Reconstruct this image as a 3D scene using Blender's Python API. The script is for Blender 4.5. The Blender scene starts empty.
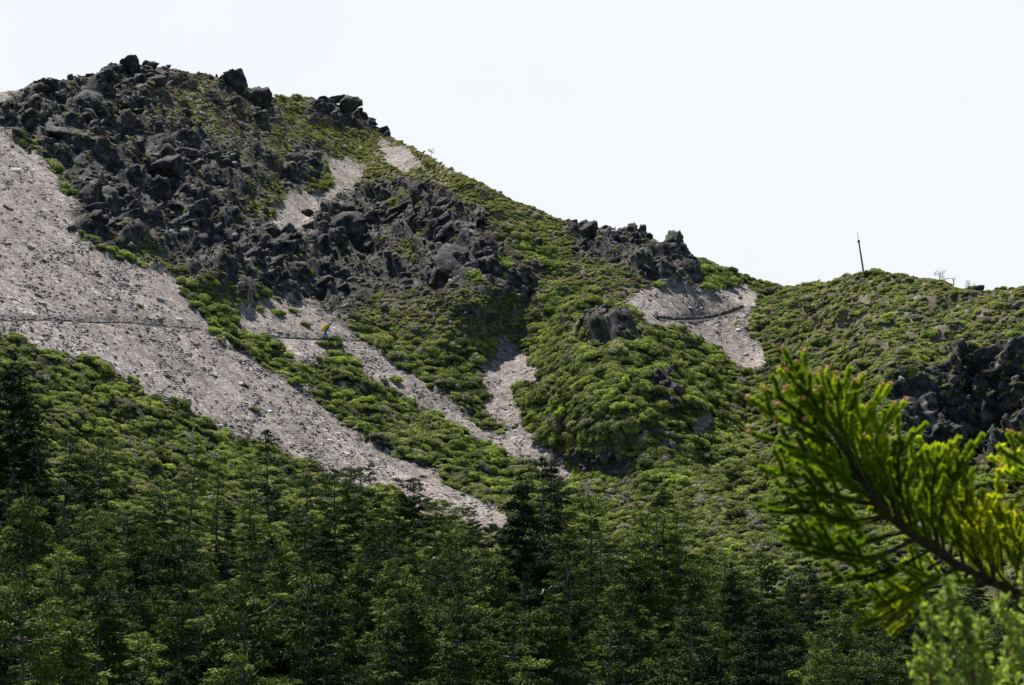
import bpy, bmesh, math, random
import numpy as np
from mathutils import Vector, Matrix, Euler

sc = bpy.context.scene
COL = sc.collection
R = math.radians
rng = np.random.default_rng(7)
random.seed(7)

# ------------------------------------------------------------------ camera
F, CU, CV, PITCH = 1860.0, 512.0, 342.5, R(8)
cd = bpy.data.cameras.new('camera')
cam = bpy.data.objects.new('camera', cd)
COL.objects.link(cam)
cam.rotation_euler = (R(90) + PITCH, 0, 0)
cd.sensor_width = 36.0
cd.lens = 36.0 * F / 1024.0
cd.clip_start, cd.clip_end = 0.1, 20000
cd.dof.use_dof = True
cd.dof.focus_distance = 185
cd.dof.aperture_fstop = 11
sc.camera = cam

# ------------------------------------------------------------------ sky, sun, exposure
SUN_AZ, SUN_EL = R(-28), R(60)          # azimuth from +Y towards +X, so the sun is high, behind and left of the ridge
SD = Vector((math.sin(SUN_AZ) * math.cos(SUN_EL), math.cos(SUN_AZ) * math.cos(SUN_EL), math.sin(SUN_EL)))
w = bpy.data.worlds.new('World')
sc.world = w
w.use_nodes = True
nt = w.node_tree
nt.nodes.clear()
out = nt.nodes.new('ShaderNodeOutputWorld')
sky = nt.nodes.new('ShaderNodeTexSky')
sky.sky_type = 'NISHITA'
sky.sun_disc = False
sky.sun_elevation = SUN_EL
sky.sun_rotation = SUN_AZ
sky.altitude = 3000
bg1 = nt.nodes.new('ShaderNodeBackground')
bg1.inputs[1].default_value = 0.07
nt.links.new(sky.outputs[0], bg1.inputs[0])
bg2 = nt.nodes.new('ShaderNodeBackground')           # bright thin cloud on the sun's side of the sky
bg2.inputs[1].default_value = 0.555
tc = nt.nodes.new('ShaderNodeTexCoord')
dot = nt.nodes.new('ShaderNodeVectorMath'); dot.operation = 'DOT_PRODUCT'
hd = Vector((-0.05, 0.96, 0.28)).normalized()
dot.inputs[1].default_value = hd
nt.links.new(tc.outputs['Generated'], dot.inputs[0])
mr = nt.nodes.new('ShaderNodeMapRange'); mr.interpolation_type = 'SMOOTHSTEP'
mr.inputs[1].default_value = 0.55; mr.inputs[2].default_value = 0.88
nt.links.new(dot.outputs['Value'], mr.inputs[0])
nz = nt.nodes.new('ShaderNodeTexNoise'); nz.inputs['Scale'].default_value = 3.5; nz.inputs['Detail'].default_value = 5
nt.links.new(tc.outputs['Generated'], nz.inputs[0])
cr = nt.nodes.new('ShaderNodeValToRGB')
cr.color_ramp.elements[0].position = 0.3; cr.color_ramp.elements[0].color = (0.875, 0.925, 0.99, 1)
cr.color_ramp.elements[1].position = 0.65; cr.color_ramp.elements[1].color = (0.955, 0.975, 1.0, 1)
nt.links.new(nz.outputs[0], cr.inputs[0]); nt.links.new(cr.outputs[0], bg2.inputs[0])
mxs = nt.nodes.new('ShaderNodeMixShader')
nt.links.new(mr.outputs[0], mxs.inputs[0]); nt.links.new(bg1.outputs[0], mxs.inputs[1]); nt.links.new(bg2.outputs[0], mxs.inputs[2])
nt.links.new(mxs.outputs[0], out.inputs[0])

sl = bpy.data.lights.new('sun', 'SUN')
sl.energy, sl.angle, sl.color = 4.6, R(0.6), (1.0, 0.96, 0.89)
so = bpy.data.objects.new('sun', sl)
COL.objects.link(so)
so.rotation_euler = (-SD).to_track_quat('-Z', 'Y').to_euler()
so.location = (0, 60, 150)

sc.view_settings.view_transform = 'Standard'
sc.view_settings.look = 'None'
sc.view_settings.gamma = 1
sc.view_settings.exposure = 0.84
sc.view_settings.use_curve_mapping = False
try:
    sc.cycles.max_bounces = 5
    sc.cycles.diffuse_bounces = 2
    sc.cycles.transmission_bounces = 3
    sc.cycles.transparent_max_bounces = 4
except Exception:
    pass


# ------------------------------------------------------------------ small helpers
def ray(u, v):
    u = np.asarray(u, float); v = np.asarray(v, float)
    cx = (u - CU) / F; cy = (CV - v) / F
    y = math.cos(PITCH) - cy * math.sin(PITCH)
    return cx / y, (math.sin(PITCH) + cy * math.cos(PITCH)) / y     # x and z per metre of y


def cpt(u, v, y):
    a, b = ray(u, v)
    return Vector((float(a) * y, y, float(b) * y))


def mesh_np(name, V, polys):
    """polys: list of int arrays (n,k)"""
    me = bpy.data.meshes.new(name)
    V = np.ascontiguousarray(V, dtype=np.float32)
    me.vertices.add(len(V)); me.vertices.foreach_set('co', V.ravel())
    loops = np.concatenate([p.ravel() for p in polys]).astype(np.int32)
    tot = np.concatenate([np.full(len(p), p.shape[1]) for p in polys])
    start = np.concatenate([[0], np.cumsum(tot)[:-1]]).astype(np.int32)
    me.loops.add(len(loops)); me.loops.foreach_set('vertex_index', loops)
    me.polygons.add(len(tot)); me.polygons.foreach_set('loop_start', start)
    me.update(calc_edges=True)
    return me


def link(name, me, mats=(), parent=None):
    o = bpy.data.objects.new(name, me)
    COL.objects.link(o)
    for m in mats:
        if m is not None:
            me.materials.append(m)
    if parent is not None:
        o.parent = parent
    return o


def empty(name, loc, rz=0.0, scale=1.0):
    o = bpy.data.objects.new(name, None)
    COL.objects.link(o)
    o.empty_display_size = 0.3
    o.location = loc; o.rotation_euler = (0, 0, rz); o.scale = (scale,) * 3
    return o


def tag(o, label=None, cat=None, group=None, kind=None):
    if label: o['label'] = label
    if cat: o['category'] = cat
    if group: o['group'] = group
    if kind: o['kind'] = kind
    elif cat: o['kind'] = 'thing'


class MB:
    """collects pieces of geometry for ONE mesh"""
    def __init__(s):
        s.V = []; s.P = []; s.M = []; s.n = 0

    def add(s, V, P, mi=0):
        V = np.asarray(V, float); P = np.asarray(P, int)
        s.V.append(V); s.P.append(P + s.n); s.M.append(np.full(len(P), mi)); s.n += len(V)

    def tube(s, pts, rad, sides=6, mi=0):
        pts = np.asarray(pts, float); n = len(pts)
        rad = np.broadcast_to(np.asarray(rad, float), (n,))
        T = np.gradient(pts, axis=0); T /= np.linalg.norm(T, axis=1)[:, None] + 1e-9
        ref = np.array([0.3, 0.2, 1.0]) if abs(T[0][2]) < .8 else np.array([1.0, 0.3, 0.1])
        A = np.cross(T, ref); A /= np.linalg.norm(A, axis=1)[:, None] + 1e-9
        B = np.cross(T, A)
        ang = np.linspace(0, 2 * np.pi, sides, endpoint=False)
        V = pts[:, None, :] + rad[:, None, None] * (np.cos(ang)[None, :, None] * A[:, None, :] + np.sin(ang)[None, :, None] * B[:, None, :])
        V = V.reshape(-1, 3)
        i = np.arange(n - 1)[:, None] * sides; j = np.arange(sides)[None, :]; k = (j + 1) % sides
        P = np.stack([i + j, i + k, i + sides + k, i + sides + j], -1).reshape(-1, 4)
        s.add(V, P, mi)

    def mesh(s, name):
        V = np.concatenate(s.V)
        by = {}
        for P, M in zip(s.P, s.M):
            by.setdefault(P.shape[1], []).append((P, M))
        polys = []; mi = []
        for k in by:
            polys.append(np.concatenate([p for p, _ in by[k]])); mi.append(np.concatenate([m for _, m in by[k]]))
        me = mesh_np(name, V, polys)
        me.polygons.foreach_set('material_index', np.concatenate(mi).astype(np.int32))
        return me


# --- noise in numpy
_g = np.random.default_rng(3).normal(size=(256, 3)); _g /= np.linalg.norm(_g, axis=1)[:, None]
_perm = np.random.default_rng(4).permutation(256)


def _h(ix, iy, iz):
    return _perm[(_perm[(_perm[ix & 255] + iy) & 255] + iz) & 255]


def perlin(P):
    P = np.asarray(P, float)
    I = np.floor(P).astype(int); f = P - I
    u = f * f * f * (f * (f * 6 - 15) + 10)
    r = 0
    for dx in (0, 1):
        wx = u[:, 0] if dx else 1 - u[:, 0]
        for dy in (0, 1):
            wy = u[:, 1] if dy else 1 - u[:, 1]
            for dz in (0, 1):
                wz = u[:, 2] if dz else 1 - u[:, 2]
                g = _g[_h(I[:, 0] + dx, I[:, 1] + dy, I[:, 2] + dz)]
                d = f - np.array([dx, dy, dz])
                r = r + wx * wy * wz * np.einsum('ij,ij->i', g, d)
    return r * 1.6


def fbm(P, scale, octaves=4, off=0.0):
    r = 0; a = 1.0; t = 0; Q = np.asarray(P) / scale + off
    for _ in range(octaves):
        r = r + a * perlin(Q); t += a; a *= .5; Q = Q * 2.03 + 17.3
    return r / t


def ridged(P, scale, octaves=4, off=0.0):
    r = 0; a = 1.0; t = 0; Q = np.asarray(P) / scale + off
    for _ in range(octaves):
        r = r + a * (1 - 2 * np.abs(perlin(Q))); t += a; a *= .5; Q = Q * 2.1 + 11.7
    return r / t


def facets(P, scale, off=0.0):
    """jointed rock: every cell of a jittered lattice carries its own tilted plane; returns a blocky height"""
    Q = np.asarray(P) / scale + off
    I = np.floor(Q).astype(int)
    best = np.full(len(Q), 1e9); val = np.zeros(len(Q))
    for dx in (-1, 0, 1):
        for dy in (-1, 0, 1):
            for dz in (-1, 0, 1):
                C = I + np.array([dx, dy, dz])
                h = _h(C[:, 0], C[:, 1], C[:, 2])
                c = C + .5 + .45 * _g[h]
                d = Q - c
                dd = np.einsum('ij,ij->i', d, d)
                hh = np.einsum('ij,ij->i', d, _g[(h + 91) & 255]) * .9 + (_g[(h + 33) & 255][:, 0]) * .5
                m = dd < best
                best = np.where(m, dd, best); val = np.where(m, hh, val)
    return val


def inpoly(u, v, poly):
    ins = np.zeros(u.shape, bool)
    n = len(poly)
    for i in range(n):
        x1, y1 = poly[i]; x2, y2 = poly[(i + 1) % n]
        if y1 == y2: continue
        c = ((y1 > v) != (y2 > v)) & (u < (x2 - x1) * (v - y1) / (y2 - y1) + x1)
        ins ^= c
    return ins


def blur(a, r):
    for ax in (0, 1):
        k = np.ones(2 * r + 1) / (2 * r + 1)
        p = np.pad(a, [(r, r) if i == ax else (0, 0) for i in (0, 1)], mode='edge')
        c = np.cumsum(p, axis=ax)
        c = np.concatenate([np.zeros_like(np.take(c, [0], ax)), c], ax)
        n = a.shape[ax]
        a = (np.take(c, np.arange(2 * r + 1, 2 * r + 1 + n), ax) - np.take(c, np.arange(n), ax)) / (2 * r + 1)
    return a


# ------------------------------------------------------------------ materials
class N:
    def __init__(s, name):
        s.m = bpy.data.materials.new(name); s.m.use_nodes = True
        s.t = s.m.node_tree; s.t.nodes.clear()
        s.out = s.t.nodes.new('ShaderNodeOutputMaterial')

    def n(s, kind, **kw):
        x = s.t.nodes.new(kind)
        for k, v in kw.items():
            if k.startswith('i_'):
                key = k[2:]
                x.inputs[int(key) if key.isdigit() else key.replace('_', ' ')].default_value = v
            else:
                setattr(x, k, v)
        return x

    def l(s, a, b): s.t.links.new(a, b)

    def ramp(s, fac, stops):
        r = s.n('ShaderNodeValToRGB')
        e = r.color_ramp.elements
        while len(e) < len(stops): e.new(0.5)
        for i, (p, c) in enumerate(stops):
            e[i].position = p; e[i].color = (*c, 1)
        s.l(fac, r.inputs[0])
        return r.outputs[0]

    def mix(s, fac, a, b, mode='MIX'):
        x = s.n('ShaderNodeMix', data_type='RGBA', blend_type=mode)
        for sock, val in ((x.inputs[0], fac), (x.inputs[6], a), (x.inputs[7], b)):
            if hasattr(val, 'is_linked'): s.l(val, sock)
            elif isinstance(val, (int, float)): sock.default_value = val
            else: sock.default_value = (*val, 1)
        return x.outputs[2]

    def noise(s, vec, scale, detail=4, rough=.55):
        x = s.n('ShaderNodeTexNoise', i_Scale=scale, i_Detail=detail, i_Roughness=rough)
        s.l(vec, x.inputs['Vector'])
        return x.outputs['Fac']


def rock_nodes(k, pos):
    n1 = k.noise(pos, .9, 8, .65)
    c = k.ramp(n1, [(.3, (.009, .010, .013)), (.45, (.026, .026, .029)), (.56, (.074, .069, .067)), (.69, (.25, .23, .212))])
    st = k.n('ShaderNodeMapping'); st.inputs['Rotation'].default_value = (.5, .6, .3); st.inputs['Scale'].default_value = (1, 1, 4.5)
    k.l(pos, st.inputs[0])
    n2 = k.noise(st.outputs[0], .7, 6, .6)
    pale = k.ramp(n2, [(.60, (0, 0, 0)), (.72, (1, 1, 1))])
    c = k.mix(k.ramp(pale, [(0, (0, 0, 0)), (1, (.45,) * 3)]), c, (.30, .29, .29))
    n3 = k.noise(pos, .35, 4, .5)
    c = k.mix(k.ramp(n3, [(.56, (0, 0, 0)), (.66, (.7,) * 3)]), c, (.060, .066, .032))     # moss and lichen film
    return c


def make_rock_mat():
    k = N('crag_rock')
    g = k.n('ShaderNodeNewGeometry')
    c = rock_nodes(k, g.outputs['Position'])
    b = k.n('ShaderNodeBsdfPrincipled', i_Roughness=.85)
    b.inputs['Specular IOR Level'].default_value = .25
    k.l(c, b.inputs['Base Color'])
    bp = k.n('ShaderNodeBump', i_Strength=1.0, i_Distance=.4)
    k.l(k.noise(g.outputs['Position'], 2.2, 9, .72), bp.inputs['Height']); k.l(bp.outputs[0], b.inputs['Normal'])
    k.l(b.outputs[0], k.out.inputs[0])
    return k.m


SCREE = [(.0, (.130, .112, .102)), (.3, (.220, .196, .181)), (.62, (.310, .280, .260)), (.86, (.43, .40, .378)), (1, (.70, .675, .655))]


def make_terrain_mat():
    k = N('mountainside')
    g = k.n('ShaderNodeNewGeometry'); pos = g.outputs['Position']
    z = k.n('ShaderNodeVertexColor', layer_name='zone')
    sp = k.n('ShaderNodeSeparateColor'); k.l(z.outputs[0], sp.inputs[0])
    # scree
    vo = k.n('ShaderNodeTexVoronoi', i_Scale=3.0); k.l(pos, vo.inputs['Vector'])
    s1 = k.n('ShaderNodeSeparateColor'); k.l(vo.outputs['Color'], s1.inputs[0])
    vo2 = k.n('ShaderNodeTexVoronoi', i_Scale=7.5); k.l(pos, vo2.inputs['Vector'])
    s2 = k.n('ShaderNodeSeparateColor'); k.l(vo2.outputs['Color'], s2.inputs[0])
    cs = k.mix(.5, k.ramp(s1.outputs[0], SCREE), k.ramp(s2.outputs[1], SCREE))
    big = k.noise(pos, .09, 5, .6)
    cs = k.mix(1.0, cs, k.ramp(big, [(.3, (.78, .74, .72)), (.7, (1.12, 1.1, 1.09))]), 'MULTIPLY')
    # soil and moss below the shrubs
    n1 = k.noise(pos, .5, 6, .65)
    cg = k.ramp(n1, [(.32, (.022, .022, .012)), (.5, (.045, .046, .020)), (.66, (.070, .066, .036))])
    cd_ = k.ramp(k.noise(pos, .8, 5, .6), [(.35, (.060, .062, .030)), (.48, (.115, .105, .068)), (.62, (.20, .178, .150))])
    cg = k.mix(sp.outputs[2], cg, cd_)
    cr_ = rock_nodes(k, pos)
    c = k.mix(sp.outputs[1], cg, cr_)
    dw = k.n('ShaderNodeMapping'); dw.vector_type = 'POINT'
    dw.inputs['Rotation'].default_value = (0, 0, math.atan2(.42, .53)); dw.inputs['Scale'].default_value = (.035, .42, .05)
    rt = k.n('ShaderNodeVectorRotate'); rt.rotation_type = 'Z_AXIS'; rt.inputs['Angle'].default_value = math.atan2(.42, .53); k.l(pos, rt.inputs['Vector'])
    dw.inputs['Rotation'].default_value = (0, 0, 0); k.l(rt.outputs[0], dw.inputs[0])
    stk = k.noise(dw.outputs[0], 1.0, 6, .65)
    cs = k.mix(1.0, cs, k.ramp(stk, [(.3, (.58, .55, .53)), (.5, (.90, .88, .86)), (.68, (1.18, 1.16, 1.14))]), 'MULTIPLY')
    # ragged edge of the scree
    edge = k.n('ShaderNodeMath', operation='ADD'); k.l(sp.outputs[0], edge.inputs[0])
    e2 = k.n('ShaderNodeMath', operation='MULTIPLY_ADD'); k.l(k.noise(pos, 1.1, 5, .7), e2.inputs[0]); e2.inputs[1].default_value = 2.4; e2.inputs[2].default_value = -1.2
    k.l(e2.outputs[0], edge.inputs[1])
    c = k.mix(k.ramp(edge.outputs[0], [(.40, (0, 0, 0)), (.56, (1, 1, 1))]), c, cs)
    b = k.n('ShaderNodeBsdfPrincipled', i_Roughness=.95)
    b.inputs['Specular IOR Level'].default_value = .15
    k.l(c, b.inputs['Base Color'])
    bp = k.n('ShaderNodeBump', i_Strength=.8, i_Distance=.12)
    ad = k.n('ShaderNodeMath', operation='MULTIPLY_ADD'); k.l(s1.outputs[1], ad.inputs[0]); ad.inputs[1].default_value = .6
    k.l(k.noise(pos, 4.5, 6, .7), ad.inputs[2])
    k.l(ad.outputs[0], bp.inputs['Height']); k.l(bp.outputs[0], b.inputs['Normal'])
    k.l(b.outputs[0], k.out.inputs[0])
    return k.m


def make_stone_mat(name, stops):
    k = N(name)
    oi = k.n('ShaderNodeObjectInfo'); g = k.n('ShaderNodeNewGeometry')
    c = k.ramp(oi.outputs['Random'], stops)
    c = k.mix(1.0, c, k.ramp(k.noise(g.outputs['Position'], 5, 5, .6), [(.3, (.75,) * 3), (.7, (1.15,) * 3)]), 'MULTIPLY')
    b = k.n('ShaderNodeBsdfPrincipled', i_Roughness=.9); b.inputs['Specular IOR Level'].default_value = .2
    k.l(c, b.inputs['Base Color']); k.l(b.outputs[0], k.out.inputs[0])
    return k.m


def make_leaf_mat(name, stops, trans=.3, spec=.25, nscale=1.2, attr=None, rough=.55, bal=(1.72, 1.48, 2.3)):
    k = N(name)
    oi = k.n('ShaderNodeObjectInfo'); g = k.n('ShaderNodeNewGeometry')
    fac = k.n('ShaderNodeMath', operation='MULTIPLY_ADD')
    k.l(k.noise(g.outputs['Position'], nscale, 4, .6), fac.inputs[0]); fac.inputs[1].default_value = 1.1
    f2 = k.n('ShaderNodeMath', operation='MULTIPLY_ADD')
    k.l(oi.outputs['Random'], f2.inputs[0]); f2.inputs[1].default_value = .62; f2.inputs[2].default_value = -.36
    k.l(f2.outputs[0], fac.inputs[2])
    c = k.ramp(fac.outputs[0], [(p_, tuple(np.array(c_) * bal)) for p_, c_ in stops])
    if attr:
        a = k.n('ShaderNodeVertexColor', layer_name=attr)
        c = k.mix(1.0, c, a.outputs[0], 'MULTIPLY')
    b = k.n('ShaderNodeBsdfPrincipled', i_Roughness=rough); b.inputs['Specular IOR Level'].default_value = spec
    k.l(c, b.inputs['Base Color'])
    t = k.n('ShaderNodeBsdfTranslucent')
    k.l(k.mix(1.0, c, (1.25, 1.2, .5), 'MULTIPLY'), t.inputs[0])
    m = k.n('ShaderNodeMixShader', i_0=trans)
    k.l(b.outputs[0], m.inputs[1]); k.l(t.outputs[0], m.inputs[2]); k.l(m.outputs[0], k.out.inputs[0])
    return k.m


def make_flat_mat(name, col, rough=.7, nz=0.25, scale=8.0, metallic=0.0):
    k = N(name)
    g = k.n('ShaderNodeNewGeometry')
    f = k.noise(g.outputs['Position'], scale, 5, .6)
    lo = tuple(c * (1 - nz) for c in col); hi = tuple(c * (1 + nz) for c in col)
    b = k.n('ShaderNodeBsdfPrincipled', i_Roughness=rough, i_Metallic=metallic); b.inputs['Specular IOR Level'].default_value = .3
    k.l(k.ramp(f, [(.3, lo), (.7, hi)]), b.inputs['Base Color']); k.l(b.outputs[0], k.out.inputs[0])
    return k.m


M_ROCK = make_rock_mat()
M_TERR = make_terrain_mat()
M_STONE = make_stone_mat('scree_stone', SCREE)
M_DARKSTONE = make_stone_mat('broken_rock', [(0, (.05, .048, .05)), (.5, (.095, .09, .087)), (.85, (.17, .158, .152)), (1, (.24, .228, .222))])
M_JUN = make_leaf_mat('juniper_leaves', [(.15, (.052, .072, .020)), (.42, (.100, .142, .032)), (.66, (.160, .222, .045)), (.9, (.22, .275, .065))], .3, spec=.1, rough=.75)
M_BRIGHT = make_leaf_mat('bright_shrub_leaves', [(.15, (.072, .115, .020)), (.45, (.135, .210, .032)), (.75, (.205, .305, .044)), (.95, (.27, .35, .065))], .33, spec=.12, rough=.7)
M_GREY = make_leaf_mat('grey_shrub_leaves', [(.15, (.065, .078, .042)), (.5, (.130, .155, .075)), (.85, (.22, .25, .13))], .24, spec=.12, rough=.7)
M_DRY = make_leaf_mat('dry_shrub_leaves', [(.15, (.065, .056, .036)), (.5, (.120, .108, .062)), (.85, (.20, .178, .105))], .2, spec=.08, rough=.8)
M_ALP = make_leaf_mat('alpine_turf_leaves', [(.15, (.100, .122, .030)), (.5, (.175, .215, .050)), (.85, (.26, .285, .085))], .3, spec=.08, rough=.8)
M_FIR = make_leaf_mat('fir_needles', [(.12, (.016, .028, .010)), (.4, (.027, .046, .014)), (.62, (.062, .098, .022)), (.84, (.19, .235, .05))], .12, spec=.06, nscale=.7, rough=.8, bal=(1.04, 1.06, 1.1))
M_BARK = make_flat_mat('fir_bark', (.15, .14, .13), .9, .4, 4)
M_DEAD = make_flat_mat('bleached_wood', (.42, .41, .39), .9, .3, 5)

# ------------------------------------------------------------------ the mountainside: a surface in metres, surveyed at control points
def plane_y(u, v):
    tx, tz = ray(u, v)
    return 61.86 / (.42 - .53 * tx - tz)


ctrl = []
for (u, v) in [(-400, 130), (-400, 300), (-400, 480), (-200, 100), (-200, 300), (-200, 420), (0, 95), (0, 200), (0, 318), (0, 420), (140, 62), (120, 180), (200, 325),
               (235, 82), (250, 430), (250, 200), (330, 332), (345, 108), (400, 440), (390, 135), (390, 240)]:
    ctrl.append((u, v, float(plane_y(u, v))))
ctrl += [(460, 172, 238), (500, 190, 234), (575, 222, 230), (640, 232, 226), (690, 252, 224), (760, 280, 222), (790, 287, 220), (860, 277, 203), (930, 284, 192), (1024, 290, 180),
         (1180, 285, 168), (1424, 300, 150),
         (470, 300, 196), (520, 340, 200), (600, 310, 196), (700, 318, 204), (755, 310, 208), (700, 285, 208), (620, 275, 206),
         (850, 340, 180), (950, 340, 163), (1024, 340, 155), (1200, 340, 145), (1424, 380, 130),
         (620, 350, 178), (560, 390, 176), (590, 440, 166), (640, 400, 168), (690, 400, 172), (745, 420, 180), (760, 375, 190), (740, 345, 198),
         (510, 400, 184), (570, 470, 170), (640, 498, 158), (760, 480, 160), (850, 440, 152), (900, 370, 158), (900, 460, 142), (950, 380, 156), (960, 465, 150), (1024, 380, 152), (1024, 465, 146), (1200, 460, 130), (1424, 480, 115),
         (-400, 600, 90), (-200, 560, 100), (0, 510, 116), (250, 520, 136), (400, 515, 145), (500, 540, 143), (640, 570, 132), (760, 570, 130), (900, 560, 122), (1024, 560, 115), (1300, 560, 105),
         (-400, 760, 62), (-100, 700, 76), (250, 690, 88), (512, 690, 90), (760, 690, 88), (1024, 690, 82), (1424, 720, 70),
         (-400, 920, 44), (0, 920, 52), (512, 920, 56), (1024, 920, 52), (1424, 920, 46)]
ctrl = np.array(ctrl, float)


def tps_fit(uv, f):
    d = np.linalg.norm(uv[:, None] - uv[None], axis=2)
    K = np.where(d > 0, d * d * np.log(d + 1e-12), 0)
    n = len(uv)
    A = np.zeros((n + 3, n + 3))
    A[:n, :n] = K + np.eye(n) * .01
    A[:n, n] = 1; A[:n, n + 1:] = uv
    A[n:, :n] = A[:n, n:].T
    return np.linalg.solve(A, np.concatenate([f, [0, 0, 0]]))


_uvc = ctrl[:, :2] / 200.0
_wt = tps_fit(_uvc, np.log(ctrl[:, 2]))


def depth(u, v):
    q = np.stack([np.ravel(u), np.ravel(v)], 1) / 200.0
    r = np.zeros(len(q))
    for i in range(0, len(q), 100000):
        d = np.linalg.norm(q[i:i + 100000, None] - _uvc[None], axis=2)
        K = np.where(d > 0, d * d * np.log(d + 1e-12), 0)
        r[i:i + 100000] = K @ _wt[:-3] + _wt[-3] + q[i:i + 100000] @ _wt[-2:]
    return np.exp(r).reshape(np.shape(u))


SKYLINE = np.array([(-400, 125), (-100, 102), (0, 92), (20, 90), (40, 84), (75, 80), (100, 76), (135, 66), (165, 72), (205, 74), (235, 84), (270, 98), (300, 96), (345, 106), (385, 134), (420, 152),
                    (460, 174), (500, 193), (540, 211), (575, 225), (600, 232), (640, 238), (690, 256), (720, 268), (760, 281), (790, 289), (820, 284), (860, 278), (900, 276), (930, 284), (960, 293),
                    (990, 293), (1024, 290), (1100, 285), (1424, 300)], float)
UG = np.arange(-400, 1424.1, 1.6)
NU = len(UG)
NT, NB = 470, 26
TT = np.linspace(0, 1, NT)
VS = np.interp(UG, SKYLINE[:, 0], SKYLINE[:, 1])
VMAX = 915.0
GU = np.broadcast_to(UG[None, :], (NT, NU))
GV = VS[None, :] + (VMAX - VS[None, :]) * TT[:, None] ** 1.12
GY = depth(GU, GV)
tx, tz = ray(GU, GV)
P0 = np.stack([tx * GY, GY, tz * GY], -1)

CRAGS = [
    (128, 78, 96, 44, 18, 'broad summit crag with pale streaked blocks, highest rock on the skyline'),
    (104, 82, 30, 30, 6, 'dark blunt knob of rock just left of the summit crag'),
    (45, 98, 60, 32, 10, 'low mossy crag ending the skyline above the left scree'),
    (2, 112, 34, 18, 7, 'low dark crag cut by the left edge above the scree'),
    (26, 118, 40, 26, 8, 'small ragged crag against the top edge of the left scree'),
    (230, 88, 34, 62, 6, 'dark pointed rock tower on the skyline with pale patch at its foot'),
    (258, 104, 36, 46, 6, 'lower shoulder of rock leaning right from the pointed tower'),
    (344, 114, 80, 36, 16, 'long dark outcrop on the skyline between green turf and grassy ridge'),
    (384, 124, 18, 16, 3, 'small knob at the lower right end of the long skyline outcrop'),
    (310, 168, 38, 38, 6, 'isolated dark boulder with pale base standing in the narrow upper scree'),
    (140, 112, 46, 32, 6, 'smooth dark hump of rock below the summit crag'),
    (80, 130, 70, 46, 12, 'broken blocky crag between the summit and the left scree'),
    (180, 130, 50, 24, 7, 'low ledge of rock below the turf of the summit'),
    (165, 175, 96, 60, 14, 'large dark buttress of rock in the middle of the upper crags'),
    (105, 205, 74, 56, 12, 'dark fractured crag at the right edge of the left scree'),
    (222, 165, 70, 42, 9, 'brown rounded crag below the pointed tower'),
    (195, 220, 80, 44, 12, 'jumbled crag above the green tongue beside the left scree'),
    (215, 262, 56, 34, 8, 'steep rock step just above the green shrubs of the left scree edge'),
    (272, 252, 80, 52, 11, 'wide shaded crag under the narrow upper scree'),
    (342, 232, 90, 64, 13, 'biggest black rock face in the centre of the mountainside'),
    (402, 210, 76, 44, 10, 'dark crag under the grassy ridge with pale slab on top'),
    (446, 218, 60, 48, 9, 'shadowed crag at the right end of the central rocks'),
    (332, 284, 74, 36, 9, 'low black crag directly above the hiker on the path'),
    (262, 284, 46, 28, 6, 'small dark crag above the round green shrubs left of the hiker'),
    (404, 286, 38, 32, 4, 'pointed triangular rock left of its leaning twin'),
    (440, 284, 40, 34, 4, 'leaning slab of rock right of the pointed triangular rock'),
    (482, 262, 56, 32, 8, 'rough brown crag near the right end of the rocks'),
    (512, 284, 40, 28, 6, 'dark rock lump lowest at the right end of the rocks'),
    (470, 312, 54, 24, 7, 'low heathery rock ledge above the middle gully'),
    (536, 240, 22, 17, 3, 'single square boulder on the green slope left of the saddle'),
    (588, 236, 46, 34, 7, 'left crag of the dark rocks on the saddle skyline'),
    (630, 238, 56, 32, 9, 'middle crag of the dark rocks on the saddle skyline'),
    (674, 244, 36, 26, 6, 'toothed right end of the dark rocks on the saddle skyline'),
    (668, 270, 72, 36, 10, 'crag hanging below the saddle above the right scree'),
    (604, 322, 52, 26, 9, 'pale grey broken outcrop on top of the green knoll'),
    (592, 462, 30, 16, 4, 'dark hollow rock at the foot of the green knoll'),  # dark rock added to stand in for the shade of a hollow
    (666, 386, 26, 34, 5, 'dark rock rib on the shaded side of the green knoll'),
    (930, 436, 52, 44, 8, 'dark cliff under the green cap of the right buttress'),
    (985, 428, 80, 66, 11, 'tall shaded cliff at the right edge behind the spruce tips'),
    (1014, 318, 28, 24, 7, 'dark skyline rocks at the right edge below the bleached branch'),
    (868, 362, 36, 18, 4, 'low dark stone in the scrub above the spruce branch'),
    (803, 372, 20, 20, 3, 'small dark stone behind the topmost spruce tip'),
    (24, 146, 48, 12, 5, 'flat pale slabs lying across the upper left scree'),
]
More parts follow.
